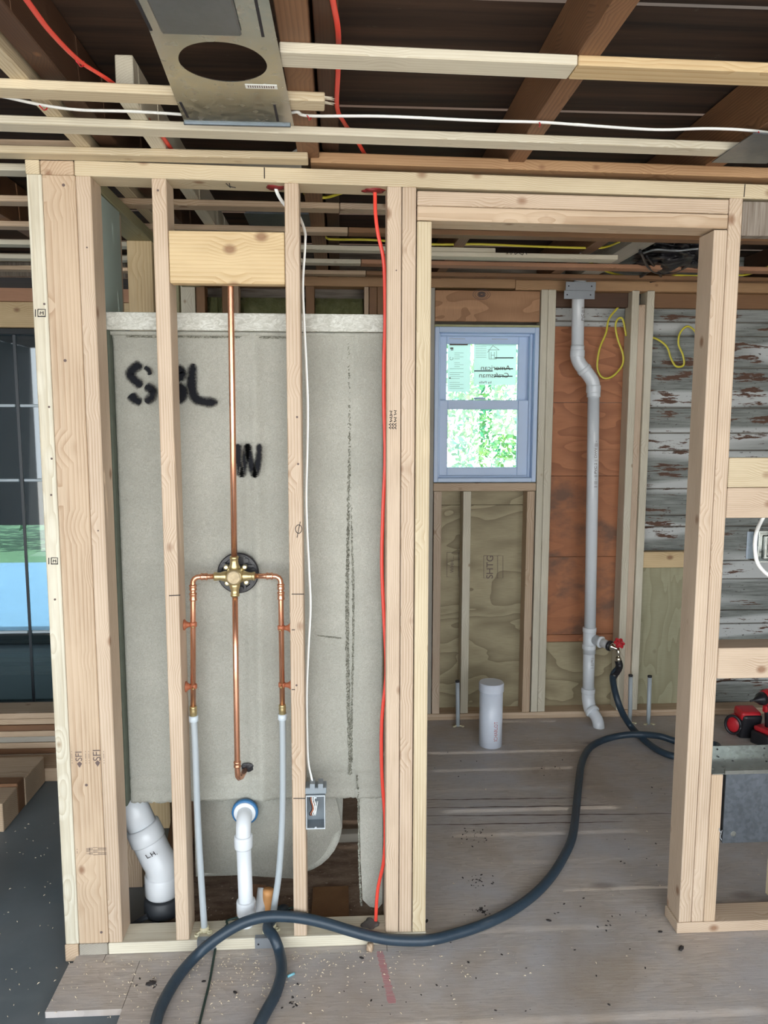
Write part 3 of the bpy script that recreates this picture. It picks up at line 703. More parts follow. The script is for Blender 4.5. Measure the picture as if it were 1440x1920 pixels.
text('lettering', 'SHTG', .05, M['stamp'], psh, at(919, 1063, Y=yy), (0, 0, 1), (-1, 0, 0))
text('lettering', 'WHH ...', .026, M['stamp'], psh, at(848, 1058, Y=yy), (0, 0, 1), (-1, 0, 0))

# ================================================================ SHOWER SURROUND (back side)
sh = thing('shower_surround', 'grey-green fibreglass shower unit seen from behind with sprayed letters SBL and W', 'shower unit', (-.26, .13, 0))
XL, XR, ZT, ZB = -.640, .124, 1.795, .395
nx, nz = 110, 160; bm = bmesh.new(); V = []
rs = np.random.RandomState(4)
def hmap(x, z):
    h = .135
    h -= .012*math.exp(-((x+.245)/.02)**2) + .004*math.exp(-((x+.275)/.008)**2)
    h -= .006/(1+math.exp(-(x+.13)/.006)) * 1
    h += .004*math.sin(z*2.2+x*3)*.5 + .0015*math.sin(x*41+2*math.sin(z*3))
    if x > .045: h -= .006
    if z > 1.77: h -= .012*(z-1.77)/.025
    if abs(z-.475) < .006 or abs(z-.43) < .003: h += .004
    return h
for i in range(nx+1):
    for j in range(nz+1):
        x = XL+(XR-XL)*i/nx; z = ZB+(ZT-ZB)*j/nz
        e = rs.uniform(-1, 1)*.003 if j == 0 else 0
        V.append(bm.verts.new((x, hmap(x, z)+rs.uniform(-.0006, .0006), z+e)))
for i in range(nx):
    for j in range(nz): bm.faces.new((V[i*(nz+1)+j], V[(i+1)*(nz+1)+j], V[(i+1)*(nz+1)+j+1], V[i*(nz+1)+j+1]))
ext = bmesh.ops.extrude_face_region(bm, geom=bm.faces[:])
for v in ext['geom']:
    if isinstance(v, bmesh.types.BMVert): v.co.y = .152
mk('end_panel', bm, M['fib'], sh, True)
mk('top_flange', B(-.648, .124, .100, .118, 1.797, 1.846, bev=.004, seg=2), M['flange'], sh)
mk('flange_shelf', B(-.648, .124, .117, .150, 1.785, 1.797, bev=.003), M['fib'], sh)
mk('side_lip', B(-.652, -.641, .102, .15, .40, 1.797, bev=.003), plain('dark green resin', (.10, .12, .09), .6, nz=.4), sh)
# rough resin ridges
def ridge(pts, r, seed=0):
    rs = random.Random(seed); P = crom(pts, 30); bm = tube_bm(bmesh.new(), P, r, seg=8)
    for v in bm.verts: v.co += Vector((rs.uniform(-1, 1)*r*.6, rs.uniform(-1, 1)*r*.5, rs.uniform(-1, 1)*r*.4))
    return bm
rx = lambda z: .022+.004*math.sin(z*5)
bm = ridge([(rx(z), .131, z) for z in [1.77-.1*k for k in range(14)]], .0045, 1)
bm2 = None
mk('resin_ridge', bm, M['ridge'], sh)
mk('resin_ridge', ridge([(.033+.003*math.sin(z*8), .132, z) for z in [1.72-.11*k for k in range(12)]], .003, 3), M['ridge'], sh)
mk('resin_ridge', ridge([(x, .128, 1.783) for x in [-.60+.105*k for k in range(7)]], .0035, 2), M['ridge'], sh)
mk('resin_ridge', ridge([(-.07, .129, .91), (0, .130, .90)], .0022, 5), M['ridge'], sh)
bm = ridge([(.046, .126, .47), (.05, .127, .40), (.052, .128, .2), (.058, .13, .04)], .003, 6); mk('resin_ridge', bm, M['ridge'], sh)
# side flap at the right, hanging to the floor
pts = [(.053, .40), (.124, .40), (.124, .045), (.112, .03), (.085, .035), (.062, .06), (.056, .2)]
mk('side_flap', prism_bm(pts, .128, .140), M['fib'], sh)
# basin drop below the end panel
cr = .15; pts = [(-.46, .42), (-.46, .125), (-.14, .125)] + [(-.15+cr*math.sin(a), .125+cr*1.1*(1-math.cos(a))) for a in [k*math.pi/2/8 for k in range(1, 9)]] + [(.004, .42)]
bm = prism_bm(pts, .145, 1.5); bmesh.ops.bevel(bm, geom=[e for e in bm.edges if abs(e.verts[0].co.y-.145) < 1e-4 and abs(e.verts[1].co.y-.145) < 1e-4 and min(e.verts[0].co.z, e.verts[1].co.z) < .41], offset=.03, segments=4, affect='EDGES')
mk('basin', bm, M['fib'], sh, True)
mk('long_wall', B(-.648, -.640, .15, 1.66, .42, 1.80), M['fib'], sh)
mk('far_wall', B(-.64, .12, 1.60, 1.61, .42, 1.80), M['fib'], sh)
# sprayed letters: ribbons on the panel
def spray(strokes, wd, y=.1265):
    for s in strokes:
        P = [at(a, b, Y=y) for a, b in s]; mk('spray_lettering', ribbon([(p.x, p.z) for p in P], wd, 8, y=y), M['spray'], sh)
spray([[(266, 685), (254, 689), (245, 699), (247, 708), (258, 718), (266, 724)], [(272, 724), (285, 732), (284, 744), (272, 754)], [(245, 739), (253, 749), (265, 755)],
       [(322, 690), (324, 720), (326, 754)], [(330, 690), (341, 697), (338, 708), (330, 716)], [(332, 722), (342, 731), (341, 744), (331, 752)],
       [(363, 682), (360, 705), (360, 728), (366, 746), (380, 753), (408, 755)]], .0175)
spray([[(271, 688), (278, 694), (281, 703)]], .008)
spray([[(446, 832), (447, 862), (452, 895)], [(464, 832), (459, 865), (454, 895)], [(464, 832), (469, 865), (477, 895)], [(487, 832), (484, 865), (477, 896)]], .0125, y=.1175)
# valve plate hole
# ================================================================ SHOWER PIPEWORK
VZ = 1.106; VX = -.3035; VY = .055
val = thing('shower_valve', 'round brass shower valve on a black disc between two studs', 'valve', (VX, VY, VZ))
bm = ring_along((VX+.004, .118, VZ), (0, -1, 0), [(0, .060), (.010, .060), (.013, .057), (.013, .048), (.006, .046), (.006, .0)], 40)
for k in range(8):
    a = k*math.pi/4+.2; c_ = Vector((VX+.004+.046*math.cos(a), .11, VZ+.046*math.sin(a))); ring_along(c_, (0, -1, 0), [(0, .007), (.012, .007), (.012, .003)], 8, bm)
for s in (-1, 1): box_bm(bm, VX+.004+s*.02-.003, VX+.004+s*.02+.003, .100, .115, VZ-.05, VZ+.05); box_bm(bm, VX-.045, VX+.052, .100, .115, VZ+s*.022-.003, VZ+s*.022+.003)
mk('trim_disc', bm, M['black'], val)
bm = ring_along((VX, .100, VZ), (0, -1, 0), [(0, .026), (.02, .028), (.035, .026), (.052, .024), (.056, .0215), (.0565, .0)], 32)
vbd = mk('valve_body', bm, M['brass'], val, True)
mk('valve_cap', ring_along((VX, .046, VZ), (0, -1, 0), [(0, .0195), (.004, .0195), (.0055, .017), (.006, .0)], 32), plain('rough brass cap', (.52, .42, .27), .6, .6, .5, 90), vbd)
for d in ((1, 0, 0), (-1, 0, 0), (0, 0, 1), (0, 0, -1)):
    dv = Vector(d); mk('valve_port', ring_along(Vector((VX, VY+.008, VZ))+dv*.018, dv, [(0, .0155), (.012, .0150), (.022, .0115), (.032, .0115), (.033, .0125), (.040, .0125), (.040, .009)], 20), M['brass'], vbd, True)
for (a, b) in ((-.026, .022), (.026, .022), (-.024, -.024), (.03, -.022)):
    s_ = mk('valve_screw', ring_along((VX+a, .10, VZ+b), (0, -1, 0), [(0, .0075), (.02, .0075), (.022, .006), (.022, .003)], 14), plain('pale brass', (.75, .68, .45), .3, .8) if a == -.026 else bpy.data.materials['pale brass'], vbd, True)
# risers
def copper_line(name, label, pts, r, fittings=(), n=0, cat='pipe'):
    root = thing(name, label, cat, pts[0], 'copper pipes at the shower valve')
    run = mk('pipe_run', T(pts, r, seg=16, smooth_n=n), M['copper'], root, True)
    for (p_, d_, L_) in fittings:
        mk('coupling', ring_along(p_, d_, [(0, r+.0006), (.001, r+.0022), (.004, r+.0030), (.007, r+.0018), (L_-.007, r+.0018), (L_-.004, r+.0030), (L_-.001, r+.0022), (L_, r+.0006)], 18), M['copper'], run, True)
    return root
ptp = at(433, 534, Y=.05)
cu = copper_line('copper_pipe', 'tall copper pipe rising from the valve behind the yellow block', [(VX, VY+.008, VZ+.055), ((VX+ptp.x)/2, .056, 1.5), (ptp.x, .045, 1.93), (ptp.x-.001, .05, 2.0)], .0087)
cdn = copper_line('copper_pipe', 'copper pipe running straight down from the valve to a hole in the panel', [(VX, VY+.008, VZ-.055), (VX-.002, .06, .8), (-.307, .06, .522), (-.3065, .061, .508), (-.304, .068, .499), (-.299, .082, .495), (-.294, .125, .495)], .0083,
    [((-.307, .06, .555), (0, 0, -1), .02)])
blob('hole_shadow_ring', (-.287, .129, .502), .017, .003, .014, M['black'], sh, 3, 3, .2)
for s, lb in ((-1, 'copper supply line left of the valve, elbowing down beside the stud'), (1, 'copper supply line right of the valve, elbowing down beside the stud')):
    xo = -.421 if s < 0 else -.1725; e = .018
    xb = -.4285 if s < 0 else -.1725
    P = [(VX+s*.052, VY+.008, VZ), (xo-s*e*1.3, VY+.006, VZ)] + [(xo-s*e*(1-math.sin(a)), VY+.005, VZ-e*(1-math.cos(a))) for a in (.3, .8, 1.2, 1.57)] + [(xo, VY+.002, VZ-.05), (xb, VY-.004, .722)]
    r_ = copper_line('copper_pipe', lb, P, .0078, [((xo-s*.042, VY+.006, VZ), (s, 0, 0), .020), ((xo, VY+.004, VZ-.022), (0, 0, -1), .018), ((xo, VY+.003, VZ-.045), (0, 0, -1), .024)])
    mk('brass_adapter', ring_along((xb, VY-.004, .728), (0, 0, -1), [(0, .0095), (.004, .0108), (.007, .0095), (.012, .0108), (.016, .010), (.030, .0105), (.031, .008)], 20), M['brass'], r_, True)
    sx = -.4485 if s < 0 else -.1445
    for zz in (.968 if s < 0 else .955, .785):
        px_ = xo+(xb-xo)*(1.05-zz)/.33
        st_ = thing('pipe_strap', 'red-brown bell hanger holding the %s copper line to the stud, %s one' % ('left' if s < 0 else 'right', 'upper' if zz > .9 else 'lower'), 'pipe hanger', (sx, VY, zz), 'bell hangers on the copper lines')
        mk('hanger_bell', ring_along((sx, VY, zz), (-s, 0, 0), [(0, .016), (.002, .016), (.006, .011), (.012, .0075), (abs(sx-px_)-.008, .006)], 18), M['strap'], st_, True)
        hcl = mk('hanger_clamp', ring_along((px_, VY, zz+.008), (0, 0, -1), [(0, .0088), (.001, .0105), (.013, .0105), (.014, .0088)], 18), M['strap'], st_, True)
        mk('hanger_screw', ring_along((px_, VY-.006, zz-.003), (-s*.3, -1, 0), [(0, .003), (.008, .003), (.010, .002)], 8), M['brass'], hcl, True)
# pex
for s in (-1, 1):
    xb = -.4285 if s < 0 else -.1725
    if s < 0: P = [(xb, VY-.004, .706), (xb+.003, .048, .6), (-.424, .045, .4), (-.418, .043, .2), (-.4125, .042, .04), (-.412, .042, .03)]
    else: P = [(xb, VY-.004, .706), (xb, .052, .6), (-.176, .052, .4), (-.188, .05, .22), (-.205, .048, .1), (-.213, .045, .038)]
    r_ = thing('plastic_pipe', 'milky plastic water pipe rising %s copper line' % ('from the sill to the left' if s < 0 else 'at a slight lean to the right'), 'pipe', P[-1], 'milky supply pipes in the shower bay')
    mk('pipe_run', T(P, .0098, seg=16, smooth_n=6), M['pex'], r_, True)
    mk('expansion_ring', ring_along((xb, VY-.004, .700), (0, 0, -1), [(0, .011), (.001, .0135), (.017, .0135), (.018, .011)], 20), plain('pex ring', (.60, .68, .74), .35) if s < 0 else bpy.data.materials['pex ring'], r_, True)
    bp = P[-1]; cl = tag(None or mk('pipe_clip', ring_along((bp[0], bp[1], bpl), (0, 0, 1), [(0, .015), (.008, .014), (.012, .0125), (.012, .0105)], 20), plain('cream plastic', (.62, .58, .40), .5) if s < 0 else bpy.data.materials['cream plastic'], None, True), 'cream plastic clip holding the %s milky pipe on the sill' % ('left' if s < 0 else 'right'), 'pipe clip', 'clips on the sill')
    bm = bmesh.new()
    for q in (-1, 1):
        ring_along((bp[0]+q*.018, bp[1]-.024 if q < 0 else bp[1]-.014, bpl), (0, 0, 1), [(0, .008), (.006, .008), (.006, .004), (.004, .0035)], 14, bm); tube_bm(bm, [(bp[0], bp[1], bpl+.003), (bp[0]+q*.018, bp[1]-(.024 if q < 0 else .014), bpl+.003)], .005, seg=6)
    mk('clip_ear', bm, bpy.data.materials['cream plastic'], cl, True)
# overflow / drain in white pvc
dr = thing('drain_pipe', 'white plastic drain pipe with blue gasket coming out of the shower unit', 'pipe', (-.292, .07, .03))
c0 = at(458, 1528, Y=.10); c0 = Vector((c0.x, .125, c0.z))
mk('gasket_ring', ring_along(c0, (0, -1, 0), [(0, .040), (.010, .040), (.014, .037), (.014, .031)], 36), M['blue'], dr, True)
mk('flange_disc', ring_along(c0+Vector((0, -.012, 0)), (0, -1, 0), [(0, .033), (.004, .033), (.006, .030), (.006, .02)], 36), M['pvc'], dr, True)
ex = c0.x+.001; ez = c0.z-.008
mk('drain_elbow', T([c0+Vector((0, -.004, 0)), (ex, .098, ez+.006), (ex, .080, ez+.0), (ex, .068, ez-.012), (ex, .063, ez-.03), (ex, .062, ez-.06)], .0225, seg=24, smooth_n=5), M['pvc'], dr, True)
def socket(p, d, L_, r, root, mat='pvc', name='pipe_socket'):
    return mk(name, ring_along(p, d, [(0, r-.003), (.001, r), (.006, r+.0008), (L_-.006, r+.0008), (L_-.001, r), (L_, r-.003)], 28), M[mat], root, True)
socket((ex, .062, ez-.035), (0, 0, -1), .04, .0265, dr)
mk('pipe_run', T([(ex, .062, ez-.05), (ex+.004, .062, .08), (ex+.004, .063, -.03)], .0218, seg=24), M['pvc'], dr, True)
socket((ex+.004, .062, .115), (0, 0, -1), .045, .028, dr)
mk('drain_branch', T([(ex+.006, .07, .045), (ex+.03, .085, .05), (ex+.044, .11, .07), (ex+.05, .135, .105)], .019, seg=20, smooth_n=5), M['pvc'], dr, True)
tag(mk('plastic_offcut', T([(-.236, .105, -.03), (-.229, .110, .10), (-.228, .11, .115)], .0165, seg=20), plain('orange tinted plastic', (.85, .42, .16), .4), None, True), 'orange pipe stub standing behind the white drain pipe', 'pipe')
# large waste pipe at the left
lg = thing('waste_pipe', 'large white waste pipe slanting down between the corner stud and the next stud', 'pipe', (-.56, .17, .03))
a = Vector((-.672, .20, .405)); b = Vector((-.612, .19, .26)); c = Vector((-.566, .18, .125))
mk('pipe_run', T([a, b], .045, seg=32), M['pvc'], lg, True)
dd = (b-a).normalized()
mk('elbow_fitting', T([a+(b-a)*.80, b+dd*.012, b+Vector((.026, -.004, -.062)), c+Vector((0, 0, .03)), c+Vector((0, 0, -.055))], .05, seg=32, smooth_n=6), M['pvc'], lg, True)
mk('fitting_collar', ring_along(a+(b-a)*.78, dd, [(0, .047), (.002, .053), (.05, .054), (.055, .051)], 32), M['pvc'], lg, True)
mk('fitting_collar', ring_along(c+Vector((0, 0, .012)), (0, 0, -1), [(0, .05), (.004, .053), (.062, .053), (.065, .05)], 32), M['pvc'], lg, True)
text('pen_writing', 'L.H.', .022, M['ink'], lg, at(284, 1603, Y=.128), (.8, 0, .35), (-.35, -.2, .8), depth=.001)
tag(mk('rubber_coupling', ring_along((-.564, .18, .066), (0, 0, -1), [(0, .054), (.003, .058), (.05, .06), (.055, .056)], 32), M['blackmatt'], None, True), 'black rubber collar under the big white waste pipe', 'pipe collar')
tag(mk('black_wedge', T([(-.69, .12, -.02), (-.60, .13, .03)], .013, seg=6, ry=.008), M['blackmatt'], None), 'black plastic strap lying at the foot of the big white waste pipe', 'strap')
# framing and debris seen under the unit
beam('brace_board', (-.60, .55, -.03), (-.52, .60, .38), .09, .038, M['brown'], 'slanting brown board behind the big waste pipe under the shower unit', 'board', up=(0, 1, 0))
tag(mk('loose_board', B(-.10, .02, .16, .33, -.034, -.022), M['brown']), 'thin brown board lying on the dirty subfloor under the unit', 'board')
board('loose_board', -.03, .09, .62, .66, -.034, .0, M['grey'], 'greyish board scrap deep under the shower unit', 'board')
beam('loose_board', (-.33, .10, -.02), (-.28, .34, -.02), .05, .016, M['red'], 'dark red board on the subfloor left of the drain pipe', 'board')

# ---------------------------------------------------------------- outlet boxes and cables
ob = thing('outlet_box', 'grey open electrical box screwed to the right side of the middle stud', 'electrical box', (-.078, .0, .42))
x0, x1, z0, z1 = -.1045, -.049, .372, .475
bm = B(x0, x1, .045, .048, z0, z1); 
box_bm(bm, x0, x0+.003, -.004, .046, z0, z1); box_bm(bm, x1-.003, x1, -.004, .046, z0, z1); box_bm(bm, x0+.003, x1-.003, -.0035, .0455, z0, z0+.003); box_bm(bm, x0+.003, x1-.003, -.0035, .0455, z1-.003, z1)
GB = plain('grey pvc box', (.27, .31, .34), .45, nz=.1)
mk('box_shell', bm, GB, ob)
mk('box_rim', frame_bm(x0, x1, z0, z1, -.0065, -.003, .003, .003, .004, .004, bev=.0005), plain('light grey rim', (.5, .55, .58), .4), ob)
bm = B(x0-.002, x1+.004, .0, .045, z1+.001, z1+.020, bev=.002); box_bm(bm, x0+.012, x0+.026, -.004, .03, z1+.018, z1+.034); box_bm(bm, x1-.02, x1-.006, -.004, .03, z1+.012, z1+.034)
mk('cable_clamp', bm, GB, ob)
bm = bmesh.new()
for zz in (z0+.005, z1-.005): ring_along(((x0+x1)/2, -.008, zz), (0, 1, 0), [(0, .0035), (.004, .0035), (.004, .002)], 12, bm)
mk('screw_lug', bm, bpy.data.materials['light grey rim'], ob)
for k, (mt, dx) in enumerate((('white', .004), ('ink', -.003), ('strap', .0), ('white', .009))):
    mk('box_wire', T([(x0+.018+dx, .02, z1-.004), (x0+.014+dx, .012, z1-.02), (x0+.020+dx, .006, z1-.045), (x0+.013+dx*1.3, .004, z1-.06), (x0+.018+dx, .012, z1-.066), (x0+.024+dx, .02, z1-.03)], .0014, seg=8, smooth_n=5), M[mt], ob, True)
def cable(name, pts, r, mat, label, ry=None, up=(0, 1, 0), cat='cable', n=8, group=None):
    return tag(mk(name, T(pts, r, seg=10, ry=ry, smooth_n=n, up=up), M[mat], None, True), label, cat, group)
A = lambda px, py, **k: at(px, py, **k)
wc = [(-.172, .045, 2.21), (-.168, .045, 2.16), A(535, 385, Y=.075), A(556, 398, Y=.096), A(571, 432, Y=.05), A(572, 460, Y=.03), A(568, 530, Y=.03), A(570, 600, Y=.03), A(574, 680, Y=.03), A(577, 760, Y=.03), A(576, 850, Y=.03), A(574, 930, Y=.03), A(576, 1000, Y=.03), A(580, 1080, Y=.03), A(582, 1140, Y=.03), A(578, 1220, Y=.03), A(575, 1300, Y=.03), A(576, 1380, Y=.03), A(578, 1430, Y=.028), (x0+.018, .02, z1+.03), (x0+.018, .02, z1-.004)]
cable('white_cable', wc, .0048, 'white', 'flat white cable dropping along the middle stud into the grey box', ry=.0022)
zc = 2.2215
pts = [A(px, py, Z=zc) for px, py in [(-60, 172), (0, 180), (80, 197), (150, 206), (250, 209), (365, 217), (450, 232)]] + [A(px, py, Z=zc) for px, py in [(500, 225), (553, 210), (580, 217), (720, 218), (900, 226), (1012, 229), (1100, 235), (1230, 243), (1330, 241), (1420, 246), (1520, 262)]]
cable('white_cable', pts, .0046, 'white', 'white cable stapled across the joists just above the long strip', ry=.003, up=(0, 0, 1))
pts = [A(px, py, Z=2.24) for px, py in [(20, -40), (50, 0), (95, 60), (150, 115), (210, 155), (260, 205), (300, 250), (325, 285), (345, 310)]]
cable('red_cable', pts, .0058, 'redcable', 'red cable crossing the joists at the upper left corner', ry=.003, up=(0, 0, 1))
pts = [A(px, py, Z=2.255) for px, py in [(618, -50), (624, 0), (634, 60), (634, 130), (632, 200), (645, 230), (668, 262), (688, 295)]] + [Vector((.09, .04, 2.24))]
cable('red_cable', pts, .0055, 'redcable', 'red cable hanging along the dark joist at top centre', ry=.003, up=(0, 0, 1))
pts = [Vector((.092, .04, 2.2)), A(703, 362, Y=.045)] + [A(px, py, Y=yy) for px, py, yy in [(704, 400, .04), (709, 440, .04), (718, 480, .045), (721, 520, .05), (722, 600, .05), (720, 680, .05), (720, 760, .05), (722, 860, .05), (718, 960, .05), (716, 1060, .05), (720, 1160, .05), (724, 1260, .05), (716, 1350, .05), (716, 1450, .05), (722, 1540, .05), (720, 1610, .05), (708, 1670, .05), (704, 1735, .045)]]
cable('red_cable', pts, .0052, 'redcable', 'red cable running down the left face of the doorway post to the sill', ry=.0032)
tag(blob('caulk_blob', (.082, .045, .034), .026, .022, .012, plain('grey caulk', (.10, .09, .085), .35, nz=.2), None, 8, 3, .25), 'grey blob of caulk around the red cable where it enters the sill', 'caulk')
cable('white_cable', [A(1450, 940, Y=.01), A(1430, 972, Y=.02), A(1418, 1000, Y=-.02), A(1416, 1035, Y=-.03), A(1424, 1062, Y=-.03), A(1450, 1085, Y=-.01), (1.27, .02, 1.10)], .0055, 'white', 'thick white cable looping past the electrical box at the right photo edge')
bx = thing('outlet_box', 'metal electrical box at the right photo edge behind the white cable loop', 'electrical box', (1.23, .04, 1.17))
bm = B(1.196, 1.30, .05, .053, 1.145, 1.235); box_bm(bm, 1.196, 1.199, .0, .052, 1.145, 1.235); box_bm(bm, 1.199, 1.30, .0, .052, 1.232, 1.235); box_bm(bm, 1.199, 1.30, .0, .052, 1.145, 1.148)
mk('box_shell', bm, M['galv'], bx); mk('mud_ring', frame_bm(1.206, 1.29, 1.155, 1.225, -.012, .002, .012, .012, .01, .01), M['galv'], bx)
mk('mounting_tab', B(1.178, 1.196, .03, .032, 1.15, 1.23), M['galvdark'], bx)
cable('white_cable', [A(540, 296, Z=2.25), A(556, 284, Z=2.25), A(574, 276, Z=2.25)], .006, 'white', 'short white cable end poking up behind the ragged strip above the top plate', cat='cable', n=4)
# small staples
def staple(p, nm, d=(0, 1, 0)):
    p = Vector(p); return tag(mk('cable_staple', T([p+Vector((-.004, -.010, -.004)), p+Vector((0, -.006, -.008)), p+Vector((0, .006, -.008)), p+Vector((.004, .012, -.003)), p+Vector((.004, .014, .006))], .0013, seg=6, smooth_n=3), M['redplastic'], None, True), nm, 'staple', 'red cable staples')
staple(A(80, 197, Z=zc), 'red staple on the white cable at the upper left'); staple(A(1012, 229, Z=zc), 'red staple on the white cable under the centre right joist')
staple(A(579, 216, Z=zc), 'red staple on the white cable just right of the metal sheet'); staple(A(1421, 246, Z=zc), 'red staple on the white cable at the right photo edge'); staple(A(149, 114, Z=2.24), 'red staple on the red cable at the upper left')

# yellow cables over and behind the bathroom
yc = lambda pts, lb, r=.0045: cable('yellow_cable', pts, r, 'yellowcable', lb, ry=.0028, group='yellow cables')
yc([A(570, 362, Z=2.236), A(590, 368, Z=2.236), A(612, 370, Z=2.236), A(640, 362, Z=2.236), A(660, 355, Z=2.236)], 'yellow cable sagging over the shower bay right below the top plate')
yc([A(586, 400, Z=2.236), A(588, 425, Z=2.236), A(600, 425, Z=2.236), A(598, 395, Z=2.25)], 'short yellow cable loop between strips right of the middle stud')
yc([A(604, 432, Z=2.236), A(612, 446, Z=2.236), A(630, 449, Z=2.236), A(700, 450, Z=2.236), A(805, 458, Z=2.236), A(900, 458, Z=2.236), A(1000, 462, Z=2.236), A(1110, 465, Z=2.236), A(1140, 462, Z=2.236), A(1162, 453, Z=2.236)], 'long yellow cable running over the bathroom above the white strip')
yc([A(1100, 488, Z=2.24), A(1140, 510, Z=2.24), A(1190, 520, Z=2.24), A(1215, 522, Z=2.24)], 'yellow cable dipping left of the black plastic bundle')
yc([A(1225, 522, Z=2.233), A(1250, 519, Z=2.233), A(1268, 516, Z=2.233), A(1300, 517, Z=2.233), A(1360, 515, Z=2.233), A(1400, 515, Z=2.233), A(1440, 500, Z=2.233)], 'yellow cable going right from the black plastic bundle')
yb = 1.752
yc([A(1172, 560, Y=yb), A(1160, 575, Y=yb), A(1142, 598, Y=yb), A(1136, 625, Y=yb), A(1124, 655, Y=yb), A(1120, 690, Y=yb), A(1130, 708, Y=yb), A(1148, 706, Y=yb), A(1166, 686, Y=yb), A(1168, 665, Y=yb), A(1158, 635, Y=yb), A(1154, 610, Y=yb), A(1160, 597, Y=yb), A(1168, 600, Y=yb), A(1174, 630, Y=yb)], 'long loop of yellow cable hanging between the vent pipe and three studs', .0052)
yb = 1.770
yc([A(1206, 630, Y=yb), A(1230, 635, Y=yb), A(1250, 650, Y=yb), A(1258, 672, Y=yb), A(1268, 687, Y=yb), A(1282, 684, Y=yb), A(1280, 665, Y=yb), A(1272, 645, Y=yb), A(1275, 625, Y=yb), A(1288, 612, Y=yb), A(1302, 620, Y=yb), A(1310, 640, Y=yb)], 'S-shaped yellow cable on the old painted boards at the right of the doorway', .0052)
# black plastic bundle
bk = thing('black_plastic_bundle', 'crumpled glossy black plastic hanging between the strips over the bathroom', 'plastic bundle', (1.45, 1.3, 2.25))
rs2 = random.Random(4)
bm = bmesh.new(); bmesh.ops.create_icosphere(bm, subdivisions=5, radius=1)
ctr = (A(1245, 478, Z=2.262)+A(1285, 480, Z=2.262))/2
for v in bm.verts:
    n_ = .22*math.sin(v.co.x*9+2)*math.sin(v.co.y*7)+.13*math.sin(v.co.z*17+v.co.x*11)+.06*math.sin(v.co.y*31+v.co.x*23)
    v.co = Vector((ctr.x+v.co.x*.15*(1+n_), ctr.y+v.co.y*.20*(1+n_), 2.262+v.co.z*.048*(1+n_)))
mk('plastic_sack', bm, M['black'], bk, True)
for i, (pa) in enumerate([[(1200, 470), (1215, 500), (1235, 512), (1270, 508), (1300, 492)], [(1205, 475), (1230, 468), (1270, 470), (1310, 466)], [(1200, 520), (1215, 510), (1240, 500), (1260, 505)], [(1212, 480), (1240, 520), (1220, 528)]]):
    mk('plastic_strand', T([A(px, py, Z=2.215+.004*i) for px, py in pa], .006 if i != 1 else .004, seg=8, smooth_n=6), M['black'] if i != 1 else M['steel'], bk, True)

# metal duct sheet hung under the strips
zs = 2.2085
sh0 = -.346; bm = bmesh.new(); cxh, cyh, rh = -.214, -.586, .0805
outer = []; angs = sorted([2*math.pi*k/72 for k in range(72)]+[math.atan2(v_[1], v_[0]) % (2*math.pi) for v_ in ((.1085+.0048, .303), (-.13, .303), (.1085-.0058, -.36), (-.094, -.36))]); N = len(angs)
for a in angs:
    dx, dy = math.cos(a), math.sin(a)
    # rectangle outline point in direction (dx,dy) from the hole centre
    def edge():
        best = 9
        for (nx_, ny_, c_) in ((1, -.016, -.1055-(-.214)), (-1, -.055, .1135), (0, 1, .303), (0, -1, .36)):
            den = nx_*dx+ny_*dy
            if den > 1e-6: best = min(best, c_/den)
        return best
    r_ = edge(); ir = rh*(1+.006*math.sin(a*5))
    outer.append((bm.verts.new((cxh+dx*r_, cyh+dy*r_, zs)), bm.verts.new((cxh+dx*ir, cyh+dy*ir, zs))))
for k in range(N):
    a, b = outer[k], outer[(k+1) % N]; bm.faces.new((a[0], b[0], b[1], a[1]))
ext = bmesh.ops.extrude_face_region(bm, geom=bm.faces[:])
for v in ext['geom']:
    if isinstance(v, bmesh.types.BMVert): v.co.z = zs-.0012
ds = tag(mk('metal_duct_sheet', bm, M['galv']), 'galvanised metal sheet with a big round hole, fixed under the ceiling strips', 'metal sheet')
bm = B(-.30, -.165, -.94, -.70, zs-.0075, zs-.0015, bev=.003); mk('duct_recess', bm, M['galvdark'], ds)
for (x_, y_, y2) in ((-.318, -.85, -.70), (-.13, -.86, -.69), (-.33, -.40, -.32), (-.135, -.40, -.31)): mk('slot', B(x_-.0025, x_+.0025, y_, y2, zs-.0022, zs-.0011), M['ink'], ds)
mk('paper_tag', B(-.185, -.122, -.497, -.478, zs-.0018, zs-.0012), M['white'], ds)
bm = bmesh.new()
for k in range(12): box_bm(bm, -.18+k*.0045, -.18+k*.0045+.0022, -.492, -.483, zs-.0022, zs-.0017)
mk('tag_print', bm, M['stamp'], ds)
bm = B(-.345, -.108, -.292, -.286, zs-.006, zs, bev=.001); mk('folded_edge', bm, M['galvdark'], ds)
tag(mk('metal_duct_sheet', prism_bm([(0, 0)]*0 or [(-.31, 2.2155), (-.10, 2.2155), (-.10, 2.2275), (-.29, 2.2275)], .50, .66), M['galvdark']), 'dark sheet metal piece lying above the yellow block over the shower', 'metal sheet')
tag(mk('metal_duct_sheet', B(.955, 1.1, -.30, -.10, 2.2075, 2.2095), M['galvdark']), 'corner of a metal sheet poking in under the long strip at the right photo edge', 'metal sheet')

